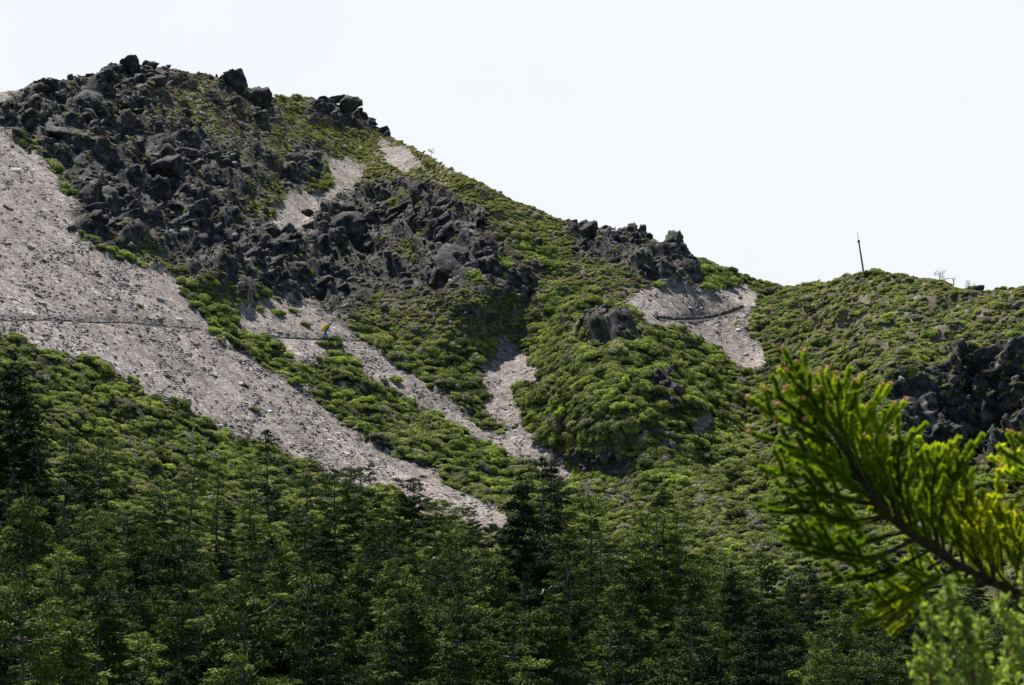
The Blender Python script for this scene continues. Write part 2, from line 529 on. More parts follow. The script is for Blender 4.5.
# zones, drawn where they lie on the slope (corner points surveyed along their edges)
SCREES = [
    [(-400, 110), (-120, 124), (-40, 126), (0, 126), (28, 150), (58, 172), (72, 235), (108, 262), (168, 272), (190, 295), (225, 342), (262, 365), (300, 387), (330, 412), (365, 442), (400, 457), (450, 482), (522, 524),
     (480, 532), (430, 512), (390, 492), (350, 480), (300, 460), (250, 436), (200, 415), (150, 390), (100, 366), (50, 350), (0, 336), (-100, 312), (-400, 250)],
    [(-200, 60), (-60, 88), (10, 88), (17, 96), (-60, 106), (-200, 112)],
    [(325, 155), (365, 163), (362, 182), (325, 205), (292, 242), (266, 240), (270, 215), (285, 205), (290, 188), (318, 192), (340, 180)],
    [(235, 305), (300, 300), (345, 325), (372, 345), (402, 371), (440, 395), (490, 430), (540, 450), (582, 472), (560, 486), (498, 448), (448, 420), (392, 393), (357, 369), (340, 340), (322, 345), (326, 364), (300, 362), (280, 340), (250, 335)],
    [(498, 333), (526, 346), (534, 382), (506, 384), (520, 420), (545, 445), (578, 472), (548, 474), (500, 422), (480, 408), (490, 370)],
    [(622, 300), (660, 288), (700, 290), (742, 282), (764, 293), (748, 330), (768, 368), (752, 374), (720, 352), (690, 332), (640, 318)],
    [(374, 143), (412, 148), (428, 172), (405, 172), (384, 162)],
    [(608, 489), (640, 502), (625, 504), (606, 497)],
    [(690, 420), (720, 400), (712, 430), (695, 440)],
]
ROCKS = [
    [(-160, 122), (-160, 108), (-60, 104), (14, 97), (25, 78), (100, 66), (140, 50), (240, 60), (275, 95), (290, 130), (330, 150), (300, 190), (280, 220), (350, 188), (390, 178), (450, 188), (490, 228), (520, 248), (562, 290), (540, 312), (480, 300),
     (430, 312), (400, 325), (350, 322), (300, 302), (210, 302), (180, 276), (140, 262), (110, 255), (70, 235), (68, 180), (50, 150)],
    [(565, 225), (590, 213), (640, 223), (690, 238), (708, 280), (690, 292), (660, 287), (620, 272), (580, 262)],
    [(305, 92), (345, 88), (395, 128), (380, 136), (310, 120)],
    [(900, 395), (960, 372), (1010, 352), (1060, 350), (1060, 470), (930, 476), (895, 440)],
    [(588, 310), (640, 315), (642, 342), (600, 345), (580, 330)],
    [(560, 448), (610, 440), (640, 470), (590, 478)],  # dark rock colour laid in for the shade of the hollow below the knoll
    [(655, 370), (680, 372), (678, 405), (650, 400)],
]
DRY = [
    [(380, 310), (470, 300), (540, 310), (520, 345), (440, 345), (385, 335)],
    [(390, 130), (420, 140), (600, 222), (560, 250), (480, 215), (420, 185), (300, 150), (290, 110)],
    [(790, 285), (1024, 290), (1024, 345), (900, 370), (800, 345), (765, 320)],
    [(540, 250), (620, 270), (640, 310), (600, 305), (560, 290)],
    [(200, 75), (290, 100), (290, 135), (230, 140), (130, 130), (150, 90)],
]
wn = np.stack([GU / 30.0, GV / 30.0, np.zeros_like(GU)], -1).reshape(-1, 3)
WU = GU + (13 * fbm(wn, 1.0, 3, 3.1) + 9 * fbm(wn, .28, 4, 5.1)).reshape(NT, NU)
WV = GV + (10 * fbm(wn, 1.0, 3, 9.7) + 7 * fbm(wn, .28, 4, 1.7)).reshape(NT, NU)


def mask(polys, r=1):
    m = np.zeros(GU.shape, bool)
    for p in polys: m |= inpoly(WU, WV, p)
    return blur(m.astype(float), r)


Z_S = mask(SCREES, 1)
Z_R = mask(ROCKS, 2) * (1 - Z_S)
HEATH = [[(350, 296), (400, 290), (470, 292), (530, 305), (520, 342), (450, 340), (395, 336)], [(150, 84), (280, 96), (330, 150), (280, 150), (225, 128), (165, 122)], [(185, 122), (240, 136), (275, 185), (262, 205), (215, 152)], [(440, 190), (500, 228), (560, 285), (530, 290), (480, 240)], [(565, 250), (600, 262), (655, 280), (645, 300), (600, 296), (570, 275)]]
Z_H = mask(HEATH, 5)
Z_R = Z_R * (1 - .55 * Z_H)
Z_D = mask(DRY, 6)

# solid rock stands round the crags; between them lies broken debris with plants
cm = np.zeros(GU.shape)
for (u, v, a, b, n, lab) in CRAGS:
    q = ((WU - u) / (a * .72)) ** 2 + ((WV - v - b * .1) / (b * .82)) ** 2
    cm = np.maximum(cm, np.clip((1.25 - q) / .5, 0, 1))
Z_B = Z_R * (1 - cm) * (GU < 860)
Z_R = Z_R - .8 * Z_B
Z_D = np.maximum(Z_D, Z_B)

# green runnel islands inside the rock zone: shrubs on the ledges
ledge = fbm(wn, 1.1, 4, 40.2).reshape(NT, NU)
Z_R = Z_R * np.clip((.42 - ledge) / .14, 0, 1)


def normals(P):
    du = np.gradient(P, axis=1); dv = np.gradient(P, axis=0)
    n = np.cross(dv, du)
    n /= np.linalg.norm(n, axis=-1)[..., None] + 1e-9
    s = np.sign(np.sum(n * np.array([0, -.6, 1.0]), -1))
    return n * np.where(s == 0, 1, s)[..., None]


Nn = normals(P0)
Nn = np.stack([blur(Nn[..., i], 6) for i in range(3)], -1); Nn /= np.linalg.norm(Nn, axis=-1)[..., None]
fl = P0.reshape(-1, 3)
Zs, Zr = Z_S.reshape(-1), blur(Z_R, 3).reshape(-1)
Zg = np.clip(1 - Zs - Zr, 0, 1)
soft = blur(Z_S, 10).reshape(-1)
D = fbm(fl, 14.0, 4) * .9 * (1 - .8 * soft)
D += Zg * (1.25 * fbm(fl, 4.6, 3, 5.5) + .3 * fbm(fl, 1.6, 3, 2.2))
D += Zr * (1.5 * ridged(fl, 8.0, 3, 1.3) + 1.5 * facets(fl, 6.0, 4.4) + 1.35 * facets(fl, 3.2) + .66 * facets(fl, 1.6, 7.7) + .24 * facets(fl, .66, 3.3))
rt_ = np.clip((GU - 730) / 90, 0, 1).reshape(-1) * np.clip((520 - GV) / 60, 0, 1).reshape(-1)
D += rt_ * (1.7 * ridged(fl, 12.0, 2, 9.2) + .9 * fbm(fl, 5.0, 2, 2.9))
D += Zs * (.10 * fbm(fl, 2.2, 3, 8.8) + .05 * facets(fl, .55, 1.9) + .12 * fbm(fl, 9, 2, 3.3))
D = blur(D.reshape(NT, NU), 1).reshape(-1) * np.clip(Zr * 3, 0, 1) + D * (1 - np.clip(Zr * 3, 0, 1))
near = np.clip((fl[:, 1] - 55) / 40, .2, 1)
ridge_fade = np.clip(TT / .02, 0.25, 1)[:, None].repeat(NU, 1).reshape(-1)
P1 = fl + Nn.reshape(-1, 3) * (D * near * ridge_fade)[:, None]
P1 = P1.reshape(NT, NU, 3)
PATHS = [([(-120, 312), (0, 318), (60, 319), (120, 321), (170, 325), (204, 328)], .34), ([(262, 333), (300, 336), (325, 337), (352, 337), (374, 334)], .40), ([(652, 318), (672, 319), (690, 318), (712, 316), (730, 311), (748, 306)], .35)]
for (pl, dep) in PATHS:
    pl = np.array(pl, float)
    dv_ = GV - np.interp(GU, pl[:, 0], pl[:, 1])
    ins_ = np.clip((GU - pl[0, 0]) / 8, 0, 1) * np.clip((pl[-1, 0] - GU) / 8, 0, 1)
    wob = 1 + .5 * fbm(np.stack([GU / 9, GV * 0, GU * 0], -1).reshape(-1, 3), 1.0, 3, 6.6).reshape(NT, NU)
    hpx = dep * 11
    prof_ = np.where(dv_ < 0, np.clip(1 + dv_ / hpx, 0, 1) ** .8, np.clip(1 - dv_ / 3.5, 0, 1))
    P1[..., 2] -= dep * prof_ * ins_ * wob
N1 = normals(P1)

# the far side of the ridge falls away behind the skyline
back = []
for k in range(1, NB + 1):
    s = 1.2 * k ** 1.55
    tk = tx[0]
    y = P1[0, :, 1] + s
    zz = P1[0, :, 2] - .012 * s * s / (1 + .02 * s) - .15 * s
    back.append(np.stack([P1[0, :, 0] + tk * s, y, zz], -1))
back = np.array(back[::-1])
PA = np.concatenate([back, P1], 0)
nr = PA.shape[0]
idx = np.arange(nr * NU).reshape(nr, NU)
quads = np.stack([idx[:-1, :-1], idx[1:, :-1], idx[1:, 1:], idx[:-1, 1:]], -1).reshape(-1, 4)
me = mesh_np('mountainside', PA.reshape(-1, 3), [quads])
zc = np.zeros((nr, NU, 4), np.float32); zc[..., 3] = 1
zc[NB:, :, 0] = blur(Z_S, 6); zc[NB:, :, 1] = Z_R; zc[NB:, :, 2] = Z_D
zc[:NB] = zc[NB:NB + 1]
ca = me.color_attributes.new('zone', 'FLOAT_COLOR', 'POINT')
ca.data.foreach_set('color', zc.ravel())
mo = link('mountainside', me, [M_TERR]); tag(mo, 'steep mountainside of grey scree, dark rock and green scrub', 'mountainside', kind='structure')


def gidx(u, v):
    u = np.asarray(u, float); v = np.asarray(v, float)
    vs = np.interp(u, UG, VS)
    t = np.clip((v - vs) / (VMAX - vs), 0, 1) ** (1 / 1.12)
    i = np.clip(np.round(t * (NT - 1)).astype(int), 0, NT - 1)
    j = np.clip(np.round((u - UG[0]) / 1.6).astype(int), 0, NU - 1)
    return i, j


def at(u, v):
    i, j = gidx(u, v)
    return P1[i, j], N1[i, j]


def at1(u, v):
    p, n = at([u], [v])
    return Vector(p[0]), Vector(n[0])


# the rest of the land: a sheet under and around the mountain
gx = np.concatenate([-np.geomspace(6000, 30, 26), np.linspace(-26, 26, 53), np.geomspace(30, 6000, 26)])
gy = np.concatenate([-np.geomspace(6000, 20, 22), np.linspace(-18, 60, 79), np.geomspace(62, 9000, 40)])
XX, YY = np.meshgrid(gx, gy)
prof = np.interp(YY, [-6000, -300, -40, -6, 0, 3, 8, 25, 46, 70, 200, 9000], [-200, 40, 8, -.9, -1.65, -1.9, -3.0, -9.5, -15.5, -20, -40, -400])
fl2 = np.stack([XX.ravel(), YY.ravel(), np.zeros(XX.size)], 1)
ZZ = prof + (fbm(fl2, 6.0, 4) * .35).reshape(XX.shape) - .06 * XX * (np.abs(XX) < 200)
gi = np.arange(XX.size).reshape(XX.shape)
gq = np.stack([gi[:-1, :-1], gi[:-1, 1:], gi[1:, 1:], gi[1:, :-1]], -1).reshape(-1, 4)
M_GROUND = make_flat_mat('valley_ground', (.05, .06, .028), .95, .5, .4)
go = link('ground', mesh_np('ground', np.stack([XX, YY, ZZ], -1).reshape(-1, 3), [gq]), [M_GROUND]); tag(go, 'dark mossy ground falling away below the viewpoint', 'ground', kind='structure')


def ground_z(x, y):
    j = np.abs(gx - x).argmin(); i = np.abs(gy - y).argmin()
    return float(ZZ[i, j])


# ------------------------------------------------------------------ the footpath cut across the slope
def path_strip(name, poly, width, bank, label):
    pts = []
    poly = np.array(poly, float)
    L = np.concatenate([[0], np.cumsum(np.linalg.norm(np.diff(poly, axis=0), axis=1))])
    s = np.arange(0, L[-1], 2.0)
    us, vs = np.interp(s, L, poly[:, 0]), np.interp(s, L, poly[:, 1])
    P, Nv = at(us, vs)
    P = P.copy()
    for i in range(3):
        P[:, i] = np.convolve(np.pad(P[:, i], 6, mode='edge'), np.ones(13) / 13, 'valid')
    hx = Nv[:, :2].mean(0); hx = -hx / np.linalg.norm(hx)          # uphill direction in plan
    H = np.array([hx[0], hx[1], 0.0])
    rows = []
    jit = perlin(np.stack([s / 7, s * 0, s * 0], 1)); jit2 = perlin(np.stack([s / 2.3, s * 0 + 5, s * 0], 1))
    wv = width * (1 + .4 * jit); bk = bank * (1 + .6 * jit + .8 * jit2)
    prof = [(-1.15, -.5, 0), (-.85, -.04, 0), (-.5, .02, 0), (-.15, .03, 0), (-.1, .55, 1), (0.0, 1.0, 1), (.7, 1.0, 1)]
    for (a, b, kind) in prof:
        off = H[None] * (a * wv)[:, None]
        zz = (b * bk if kind else b * np.ones_like(bk)) + .0
        rows.append(P + off + np.stack([jit2 * .05, jit * .05, zz + .05 * jit2], 1))
    V = np.array(rows)
    n, m = V.shape[:2]
    ii = np.arange(n * m).reshape(n, m)
    q = np.stack([ii[:-1, :-1], ii[:-1, 1:], ii[1:, 1:], ii[1:, :-1]], -1).reshape(-1, 4)
    me = mesh_np(name, V.reshape(-1, 3), [q])
    o = link(name, me, [M_PATH]); tag(o, label, 'path', kind='structure')


M_PATH = make_flat_mat('trodden_path', (.10, .088, .08), .95, .5, 2.2)
path_strip('path', [(-120, 312), (0, 318), (60, 319), (120, 321), (170, 325), (204, 328)], .42, .2, 'thin footpath cut level across the left scree')
path_strip('path', [(262, 333), (300, 336), (325, 337), (352, 337), (374, 334)], .45, .24, 'short footpath across the middle scree by the hiker')
path_strip('path', [(652, 318), (672, 319), (690, 318), (712, 316), (730, 311), (748, 306)], .6, .44, 'footpath with a dark stone bank across the right scree')

# ------------------------------------------------------------------ rock
_ico = {}


def ico(sub):
    if sub not in _ico:
        bm = bmesh.new(); bmesh.ops.create_icosphere(bm, subdivisions=sub, radius=1)
        V = np.array([v.co[:] for v in bm.verts]); P = np.array([[v.index for v in f.verts] for f in bm.faces]); bm.free()
        _ico[sub] = (V / np.linalg.norm(V, axis=1)[:, None], P)
    return _ico[sub]


def block(r, sub=4, cuts=6, rough=.1):
    """one jointed block: a skewed box with broken corners and stepped, weathered faces, about unit radius"""
    V, P = ico(sub)
    A = np.eye(3)
    n = np.concatenate([A, -A]) + r.normal(size=(6, 3)) * .25
    d = r.uniform(.48, .85, 6)
    n2 = r.normal(size=(cuts, 3))
    n = np.concatenate([n, n2]); n /= np.linalg.norm(n, axis=1)[:, None]
    d = np.concatenate([d, r.uniform(.62, 1.0, cuts)])
    c = V @ n.T
    rad = np.where(c > .02, d[None] / np.maximum(c, .02), 9).min(1)
    X = V * np.minimum(rad, 1.45)[:, None]
    o = r.uniform(0, 50)
    X = X + V * (rough * (1.5 * facets(X, .6, o) + 1.1 * facets(X, .26, o + 7)))[:, None]
    return X, P


def rot(r, tilt=.4):
    return np.array(Euler((r.normal() * tilt, r.normal() * tilt, r.uniform(0, 6.28))).to_matrix())


def crag(u, v, wpx, hpx, n, label, seed, tall=1.0, lean=.25, cat='crag', name='rock_crag', sub=4, sub2=3):
    r = np.random.default_rng(seed)
    base, _ = at1(u, v + hpx * .35)
    s = base.y / F
    mb = MB()
    W, H = wpx * s, hpx * s
    # the buried root of the crag that ties its blocks together
    pa, _ = at1(u - wpx * .3, v + hpx * .1); pb, _ = at1(u + wpx * .3, v + hpx * .1)
    ax = np.array(pb - pa) / .6 * .52
    up_, nn0 = at1(u, v - hpx * .25); dn_, _ = at1(u, v + hpx * .4)
    ay = np.array(up_ - dn_) * .62
    az = np.cross(ax, ay); az = az / np.linalg.norm(az); az = az * np.sign(az[2]) * H * .26
    X, P = block(r, 4, 7, .10)
    mb.add(X @ np.stack([ax, ay, az]) + np.array((up_ + dn_ + pa + pb) / 4) - np.array(nn0) * H * .42 - np.array(base), P)
    for i in range(int(n * 2.8)):
        a = r.uniform(-1, 1); b = r.uniform(-1, 1)
        if i == 0: a = b = 0.0
        uu, vv = u + a * wpx * .42, v + hpx * .05 + b * hpx * .38
        p, nn = at1(uu, vv)
        fall = 1 - .55 * abs(a)
        k = ((.62 if wpx > 1.5 * hpx else .9) if i == 0 else r.uniform(.22, .62)) * fall
        sz = min(W, H * 1.25) * .42 * k * (1.25 if tall > 1.4 and i == 0 else 1.0)
        lift = (.45 if i < 6 else .2) if v < 125 or (560 < u < 690 and v < 250) else (.10 if i < 5 else -.12)
        X, P = block(r, sub if i < 5 else sub2, int(r.integers(3, 8)), .085)
        sc_ = np.array([r.uniform(.8, 1.5), r.uniform(.5, .9), r.uniform(.55, 1.0) * tall])
        if tall > 1.4 and i == 0: sc_ = np.array([.95, .7, 1.25])
        Rm = np.array(Euler((.25 + r.normal() * lean, -.55 + r.normal() * lean, .45 + r.normal() * .45)).to_matrix())
        X = (X * sc_ * sz) @ Rm.T + np.array(p) + np.array([0, .15 * sz, sz * lift])
        mb.add(X - np.array(base), P)
    me = mb.mesh(name)
    o = link(name, me, [M_ROCK]); o.location = base
    tag(o, label, cat, 'dark rock crags breaking out of the slope')
    return o


for i, (u, v, a, b, n, lab) in enumerate(CRAGS):
    crag(u, v, a, b, n, lab, 100 + i, tall=1.5 if 'tower' in lab[:30] else 1.2 if a < 40 else 1.05)

# loose slabs on the scree, each its own thing
def zone_at(u, v):
    i, j = gidx(u, v)
    return Z_S[i, j], Z_R[i, j], Z_D[i, j]


# --- the spelling of where a thing is
LAND = [(60, 318, 'the thin path on the left scree'), (10, 200, 'the upper left scree edge'), (95, 245, 'the green tongue beside the crags'), (110, 130, 'the summit crags'),
        (232, 85, 'the pointed rock tower'), (310, 168, 'the boulder in the upper scree'), (345, 110, 'the long skyline outcrop'), (470, 185, 'the grassy ridge'), (340, 240, 'the big black rock face'),
        (326, 330, 'the hiker'), (240, 330, 'the right edge of the left scree'), (255, 412, 'the bright bush on the scree'), (400, 380, 'the green tongue below the hiker'), (510, 345, 'the middle gully'),
        (600, 330, 'the grey outcrop on the knoll'), (590, 415, 'the green knoll'), (630, 240, 'the saddle rocks'), (700, 318, 'the right path'), (750, 350, 'the foot of the right scree'), (864, 265, 'the leaning mast'),
        (955, 295, 'the bleached skyline branch'), (960, 410, 'the shaded right cliff'), (880, 345, 'the scrubby right slope'), (490, 525, 'the foot of the left scree'), (700, 460, 'the hollow right of the knoll'),
        (100, 400, 'the shrub slope on the left'), (560, 500, 'the foot of the middle gully'), (800, 430, 'the spruce branch'), (1010, 250, 'the right skyline'), (120, 200, 'the crags beside the scree')]
FLAND = [(10, 430, 'the left edge'), (98, 450, 'the white snag'), (200, 470, 'the shrub slope on the left'), (300, 480, 'the scree edge'), (480, 520, 'the scree foot'), (590, 490, 'the grey snag'),
         (545, 540, 'the tall paired firs'), (665, 560, 'the tall lone fir'), (770, 560, 'the brown fallen branch'), (265, 600, 'the bare grey trunk'), (100, 580, 'the dark left corner'),
         (420, 620, 'the bleached deadwood'), (600, 640, 'the lower middle edge'), (780, 650, 'the lower right edge'), (900, 630, 'the hanging spruce sprays'), (330, 670, 'the bottom edge'), (60, 680, 'the bottom left corner'), (470, 680, 'the middle of the bottom edge')]


def place_words(u, v, land):
    d = [((u - a) ** 2 + (v - b) ** 2, a, b, t) for a, b, t in land]
    dd, a, b, t = min(d)
    if dd < 22 ** 2: return 'beside ' + t
    if abs(v - b) > abs(u - a): return ('above ' if v < b else 'below ') + t
    return ('left of ' if u < a else 'right of ') + t


ORD = ['', 'second', 'third', 'fourth', 'fifth', 'sixth', 'seventh', 'eighth', 'ninth', 'tenth']


def settle(items, cat, group):
    """items: (object, u, v, text); texts that repeat are told apart by their order in the picture"""
    d = {}
    for it in items: d.setdefault(it[3], []).append(it)
    for t, L in d.items():
        L.sort(key=lambda x: x[1])
        n = len(L)
        for i, (o, u, v, _) in enumerate(L):
            if n == 1: s = t
            elif n == 2: s = t + (', the left one' if i == 0 else ', the right one')
            elif i == 0: s = t + ', leftmost'
            elif i == n - 1: s = t + ', rightmost'
            else: s = t + ', ' + ORD[min(i, 9)] + ' from left'
            tag(o, s, cat, group)


slab_meshes = []
for k in range(7):
    r = np.random.default_rng(500 + k)
    X, P = block(r, 3, 4, .06)
    X = X * np.array([r.uniform(.8, 1.2), r.uniform(.5, .9), r.uniform(.18, .42)])
    m_ = mesh_np('rock_slab', X, [P]); m_.materials.append(M_STONE); slab_meshes.append((m_, X))
slab_spots = [(38, 295, 14), (41, 303, 13), (52, 311, 11), (18, 284, 11), (23, 290, 8), (113, 313, 10), (124, 281, 14), (96, 273, 9), (62, 293, 12), (8, 208, 12), (45, 260, 15), (70, 262, 12), (30, 247, 14), (54, 243, 10), (20, 222, 11), (72, 308, 8),
              (108, 300, 9), (180, 320, 12), (15, 172, 14), (30, 182, 10), (48, 200, 10), (10, 243, 9), (95, 298, 8), (160, 302, 10), (185, 374, 10), (215, 377, 11), (160, 356, 10), (240, 384, 9), (195, 346, 8), (300, 424, 8), (345, 455, 9), (395, 478, 10), (330, 440, 8),
              (420, 494, 9), (380, 466, 8), (270, 402, 7), (440, 505, 9), (250, 420, 8), (560, 458, 9), (552, 452, 7), (513, 425, 9), (495, 418, 7), (505, 350, 6), (335, 329, 6), (648, 327, 7), (690, 327, 6), (690, 309, 7), (737, 330, 8), (650, 300, 8), (720, 345, 7), (290, 232, 7), (345, 190, 7), (12, 330, 8), (75, 345, 8), (135, 372, 8), (98, 352, 7), (720, 318, 7), (745, 355, 8), (470, 520, 10), (490, 524, 9)]
slabs = []
for i, (u, v, px) in enumerate(slab_spots):
    p, n = at1(u, v)
    k = i % 7
    sz = px * .5 * p.y / F * random.uniform(.8, 1.05)
    o = link('rock_slab', slab_meshes[k][0])
    q = n.to_track_quat('Z', 'Y').to_matrix() @ Euler((random.gauss(0, .18), random.gauss(0, .18), random.uniform(-.6, .6))).to_matrix()
    o.rotation_euler = q.to_euler(); o.scale = (sz,) * 3
    o.location = p + n * sz * .12
    fx = ['thin', 'wedge-shaped', 'blocky', 'long', 'squat', 'sharp-edged', 'rounded'][k]
    slabs.append((o, u, v, f"{'large' if px > 11 else 'small' if px < 8.5 else 'mid-sized'} {fx} grey slab {place_words(u, v, LAND)}"))
settle(slabs, 'rock slab', 'loose slabs lying on the scree')


# ------------------------------------------------------------------ scatter for what nobody could count
def scatter(name, pts, rots, scl, idx_, variants, label, cat):
    cl = bpy.data.collections.new(name + '_kinds')
    for v_ in variants: cl.objects.link(v_)
    me = bpy.data.meshes.new(name)
    pts = np.asarray(pts, np.float32)
    me.vertices.add(len(pts)); me.vertices.foreach_set('co', pts.ravel())
    a = me.attributes.new('rot', 'FLOAT_VECTOR', 'POINT'); a.data.foreach_set('vector', np.asarray(rots, np.float32).ravel())
    a = me.attributes.new('scl', 'FLOAT_VECTOR', 'POINT'); a.data.foreach_set('vector', np.asarray(scl, np.float32).ravel())
    a = me.attributes.new('idx', 'INT', 'POINT'); a.data.foreach_set('value', np.asarray(idx_, np.int32))
    o = link(name, me); tag(o, label, cat, kind='stuff')
    ng = bpy.data.node_groups.new(name, 'GeometryNodeTree')
    ng.interface.new_socket('Geometry', in_out='INPUT', socket_type='NodeSocketGeometry')
    ng.interface.new_socket('Geometry', in_out='OUTPUT', socket_type='NodeSocketGeometry')
    gin, gout = ng.nodes.new('NodeGroupInput'), ng.nodes.new('NodeGroupOutput')
    ci = ng.nodes.new('GeometryNodeCollectionInfo'); ci.inputs[0].default_value = cl
    ci.inputs['Separate Children'].default_value = True; ci.inputs['Reset Children'].default_value = True
    ip = ng.nodes.new('GeometryNodeInstanceOnPoints'); ip.inputs['Pick Instance'].default_value = True

    def na(nm, ty):
        x = ng.nodes.new('GeometryNodeInputNamedAttribute'); x.data_type = ty; x.inputs[0].default_value = nm
        return [s for s in x.outputs if s.enabled][0]
    er = ng.nodes.new('FunctionNodeEulerToRotation')
    L = ng.links.new
    L(na('rot', 'FLOAT_VECTOR'), er.inputs[0]); L(er.outputs[0], ip.inputs['Rotation'])
    L(na('scl', 'FLOAT_VECTOR'), ip.inputs['Scale']); L(na('idx', 'INT'), ip.inputs['Instance Index'])
    L(gin.outputs[0], ip.inputs['Points']); L(ci.outputs[0], ip.inputs['Instance']); L(ip.outputs[0], gout.inputs[0])
    md = o.modifiers.new('scatter', 'NODES'); md.node_group = ng
    return o


def kind_obj(name, me): return bpy.data.objects.new(name, me)


def rand_px(n, keep, u0=-120, u1=1150, v0=50, v1=760, by_area=True):
    """points spread evenly over the ground of the slope (by true area), kept by a weight"""
    dA = np.linalg.norm(np.cross(np.gradient(P1, axis=1), np.gradient(P1, axis=0)), axis=-1) if by_area else np.ones(GU.shape)
    px = np.gradient(GV, axis=0) * 1.6
    dA = np.minimum(dA, px * 1.2 * (GY / F) ** 2 * 3)
    wgt = dA * keep * ((GU > u0) & (GU < u1) & (GV > v0) & (GV < v1))
    p = wgt.ravel() / wgt.sum()
    k = rng.choice(len(p), size=n, p=p)
    return k // NU, k % NU


def align(n, spread=.15):
    """euler angles leaning partly towards the slope's normal, with a free turn"""
    e = []
    for x in n:
        q = Vector((x[0] * .55, x[1] * .55, x[2] + .35)).normalized().to_track_quat('Z', 'Y').to_matrix() @ Euler((random.gauss(0, spread), random.gauss(0, spread), random.uniform(0, 6.28))).to_matrix()
        e.append(q.to_euler()[:])
    return np.array(e)


# stones of the scree
kinds = []
for k in range(6):
    r = np.random.default_rng(700 + k)
    X, P = block(r, 2, 4, .04)
    X = X * np.array([r.uniform(.8, 1.2), r.uniform(.6, 1.0), r.uniform(.22, .5)])
    m_ = mesh_np('stone', X, [P]); m_.materials.append(M_STONE); kinds.append(kind_obj('stone_kind', m_))
NST = 42000
clus = np.exp(3.2 * fbm(wn, .35, 4, 61.0).reshape(NT, NU)) * np.exp(2.0 * fbm(wn, 1.6, 3, 13.0).reshape(NT, NU))
i, j = rand_px(NST, np.where(Z_S > .6, 1.0, np.where((blur(Z_S, 7) > .12) & (Z_R < .4), .35, 0)) * clus, v1=540)
sz = .045 * (1 + rng.pareto(2.3, NST)) * (.75 + .25 * np.clip(clus[i, j], 0, 3)); sz = np.minimum(sz, .22)
e = align(N1[i, j], .22)
scatter('scree_stones', P1[i, j] + N1[i, j] * (sz * .1)[:, None], e, np.repeat(sz[:, None], 3, 1), rng.integers(0, 6, NST), kinds, 'loose grey stones covering the scree slopes', 'scree')
kinds = []
for k in range(6):
    r = np.random.default_rng(720 + k)
    X, P = block(r, 3, 5, .10)
    X = X * np.array([r.uniform(.8, 1.2), r.uniform(.6, 1.0), r.uniform(.5, 1.0)])
    m_ = mesh_np('rubble_block', X, [P]); m_.materials.append(M_DARKSTONE); kinds.append(kind_obj('rubble_kind', m_))
NRB = 14000
i, j = rand_px(NRB, np.where(Z_R > .4, 1.0, 0.0) + 1.1 * (Z_B > .3) + .02 * (Z_D > .4), v1=500)
sz = .085 * (1 + rng.pareto(2.3, NRB)); sz = np.minimum(sz, .65)
scatter('crag_rubble', P1[i, j] + N1[i, j] * (sz * .2)[:, None], align(N1[i, j], .6), np.repeat(sz[:, None], 3, 1), rng.integers(0, 6, NRB), kinds, 'broken dark rubble filling the ledges between the crags', 'rubble')


# ------------------------------------------------------------------ shrubs
def leaf_quads(C, nrm, size, r, aspect=.55):
    """kite leaves at C facing nrm"""
    n = len(C)
    t = r.normal(size=(n, 3)); t -= nrm * np.sum(t * nrm, 1)[:, None]; t /= np.linalg.norm(t, axis=1)[:, None] + 1e-9
    b = np.cross(nrm, t)
    s = np.asarray(size)[:, None]
    V = np.stack([C - t * s, C + b * s * aspect + t * s * .15, C + t * s, C - b * s * aspect + t * s * .1], 1).reshape(-1, 3)
    return V, np.arange(4 * n).reshape(n, 4)


def make_shrub(seed, nl, leaf, mat, flat=.5, lobes=7, core=True):
    r = np.random.default_rng(seed)
    mb = MB()
    for q in range(lobes):
        a = r.uniform(0, 6.28); d = math.sqrt(r.uniform(0, 1)) * .72
        c = np.array([math.cos(a) * d, math.sin(a) * d, flat * .45 * (1.25 - d) + r.uniform(-.05, .12)])
        rad = r.uniform(.28, .5) * (1.15 - .35 * d)
        m = nl // lobes
        dr = r.normal(size=(m, 3)); dr[:, 2] = np.abs(dr[:, 2]) * 1.2 - .35; dr /= np.linalg.norm(dr, axis=1)[:, None]
        nb = fbm(dr + seed, .7, 2, q * 3.1)
        C = c + dr * np.array([1, 1, .72]) * (rad * (.86 + .28 * r.uniform(-.5, .7, m) + .35 * nb))[:, None]
        nn = dr + r.normal(size=(m, 3)) * .55; nn[:, 2] += .25; nn /= np.linalg.norm(nn, axis=1)[:, None]
        V, P = leaf_quads(C, nn, leaf * r.uniform(.6, 1.35, m), r)
        mb.add(V, P)
        if core:  # unseen solid added inside each lobe to block light and darken the gaps
            X, Q = ico(1)
            mb.add(X * np.array([1, 1, .72]) * rad * .72 + c, Q)
    me = mb.mesh('shrub'); me.materials.append(mat)
    return me


SH = []
for k, (mat, nl, lf, fl_) in enumerate([(M_JUN, 760, .09, .5), (M_JUN, 760, .085, .35), (M_JUN, 560, .115, .6), (M_BRIGHT, 760, .09, .5), (M_BRIGHT, 560, .11, .65), (M_GREY, 760, .088, .5), (M_GREY, 560, .105, .4),
                                        (M_DRY, 420, .10, .4), (M_ALP, 560, .10, .3), (M_ALP, 520, .11, .4)]):
    SH.append(make_shrub(900 + k, nl, lf, mat, fl_))
kinds = [kind_obj('shrub_kind', m) for m in SH]

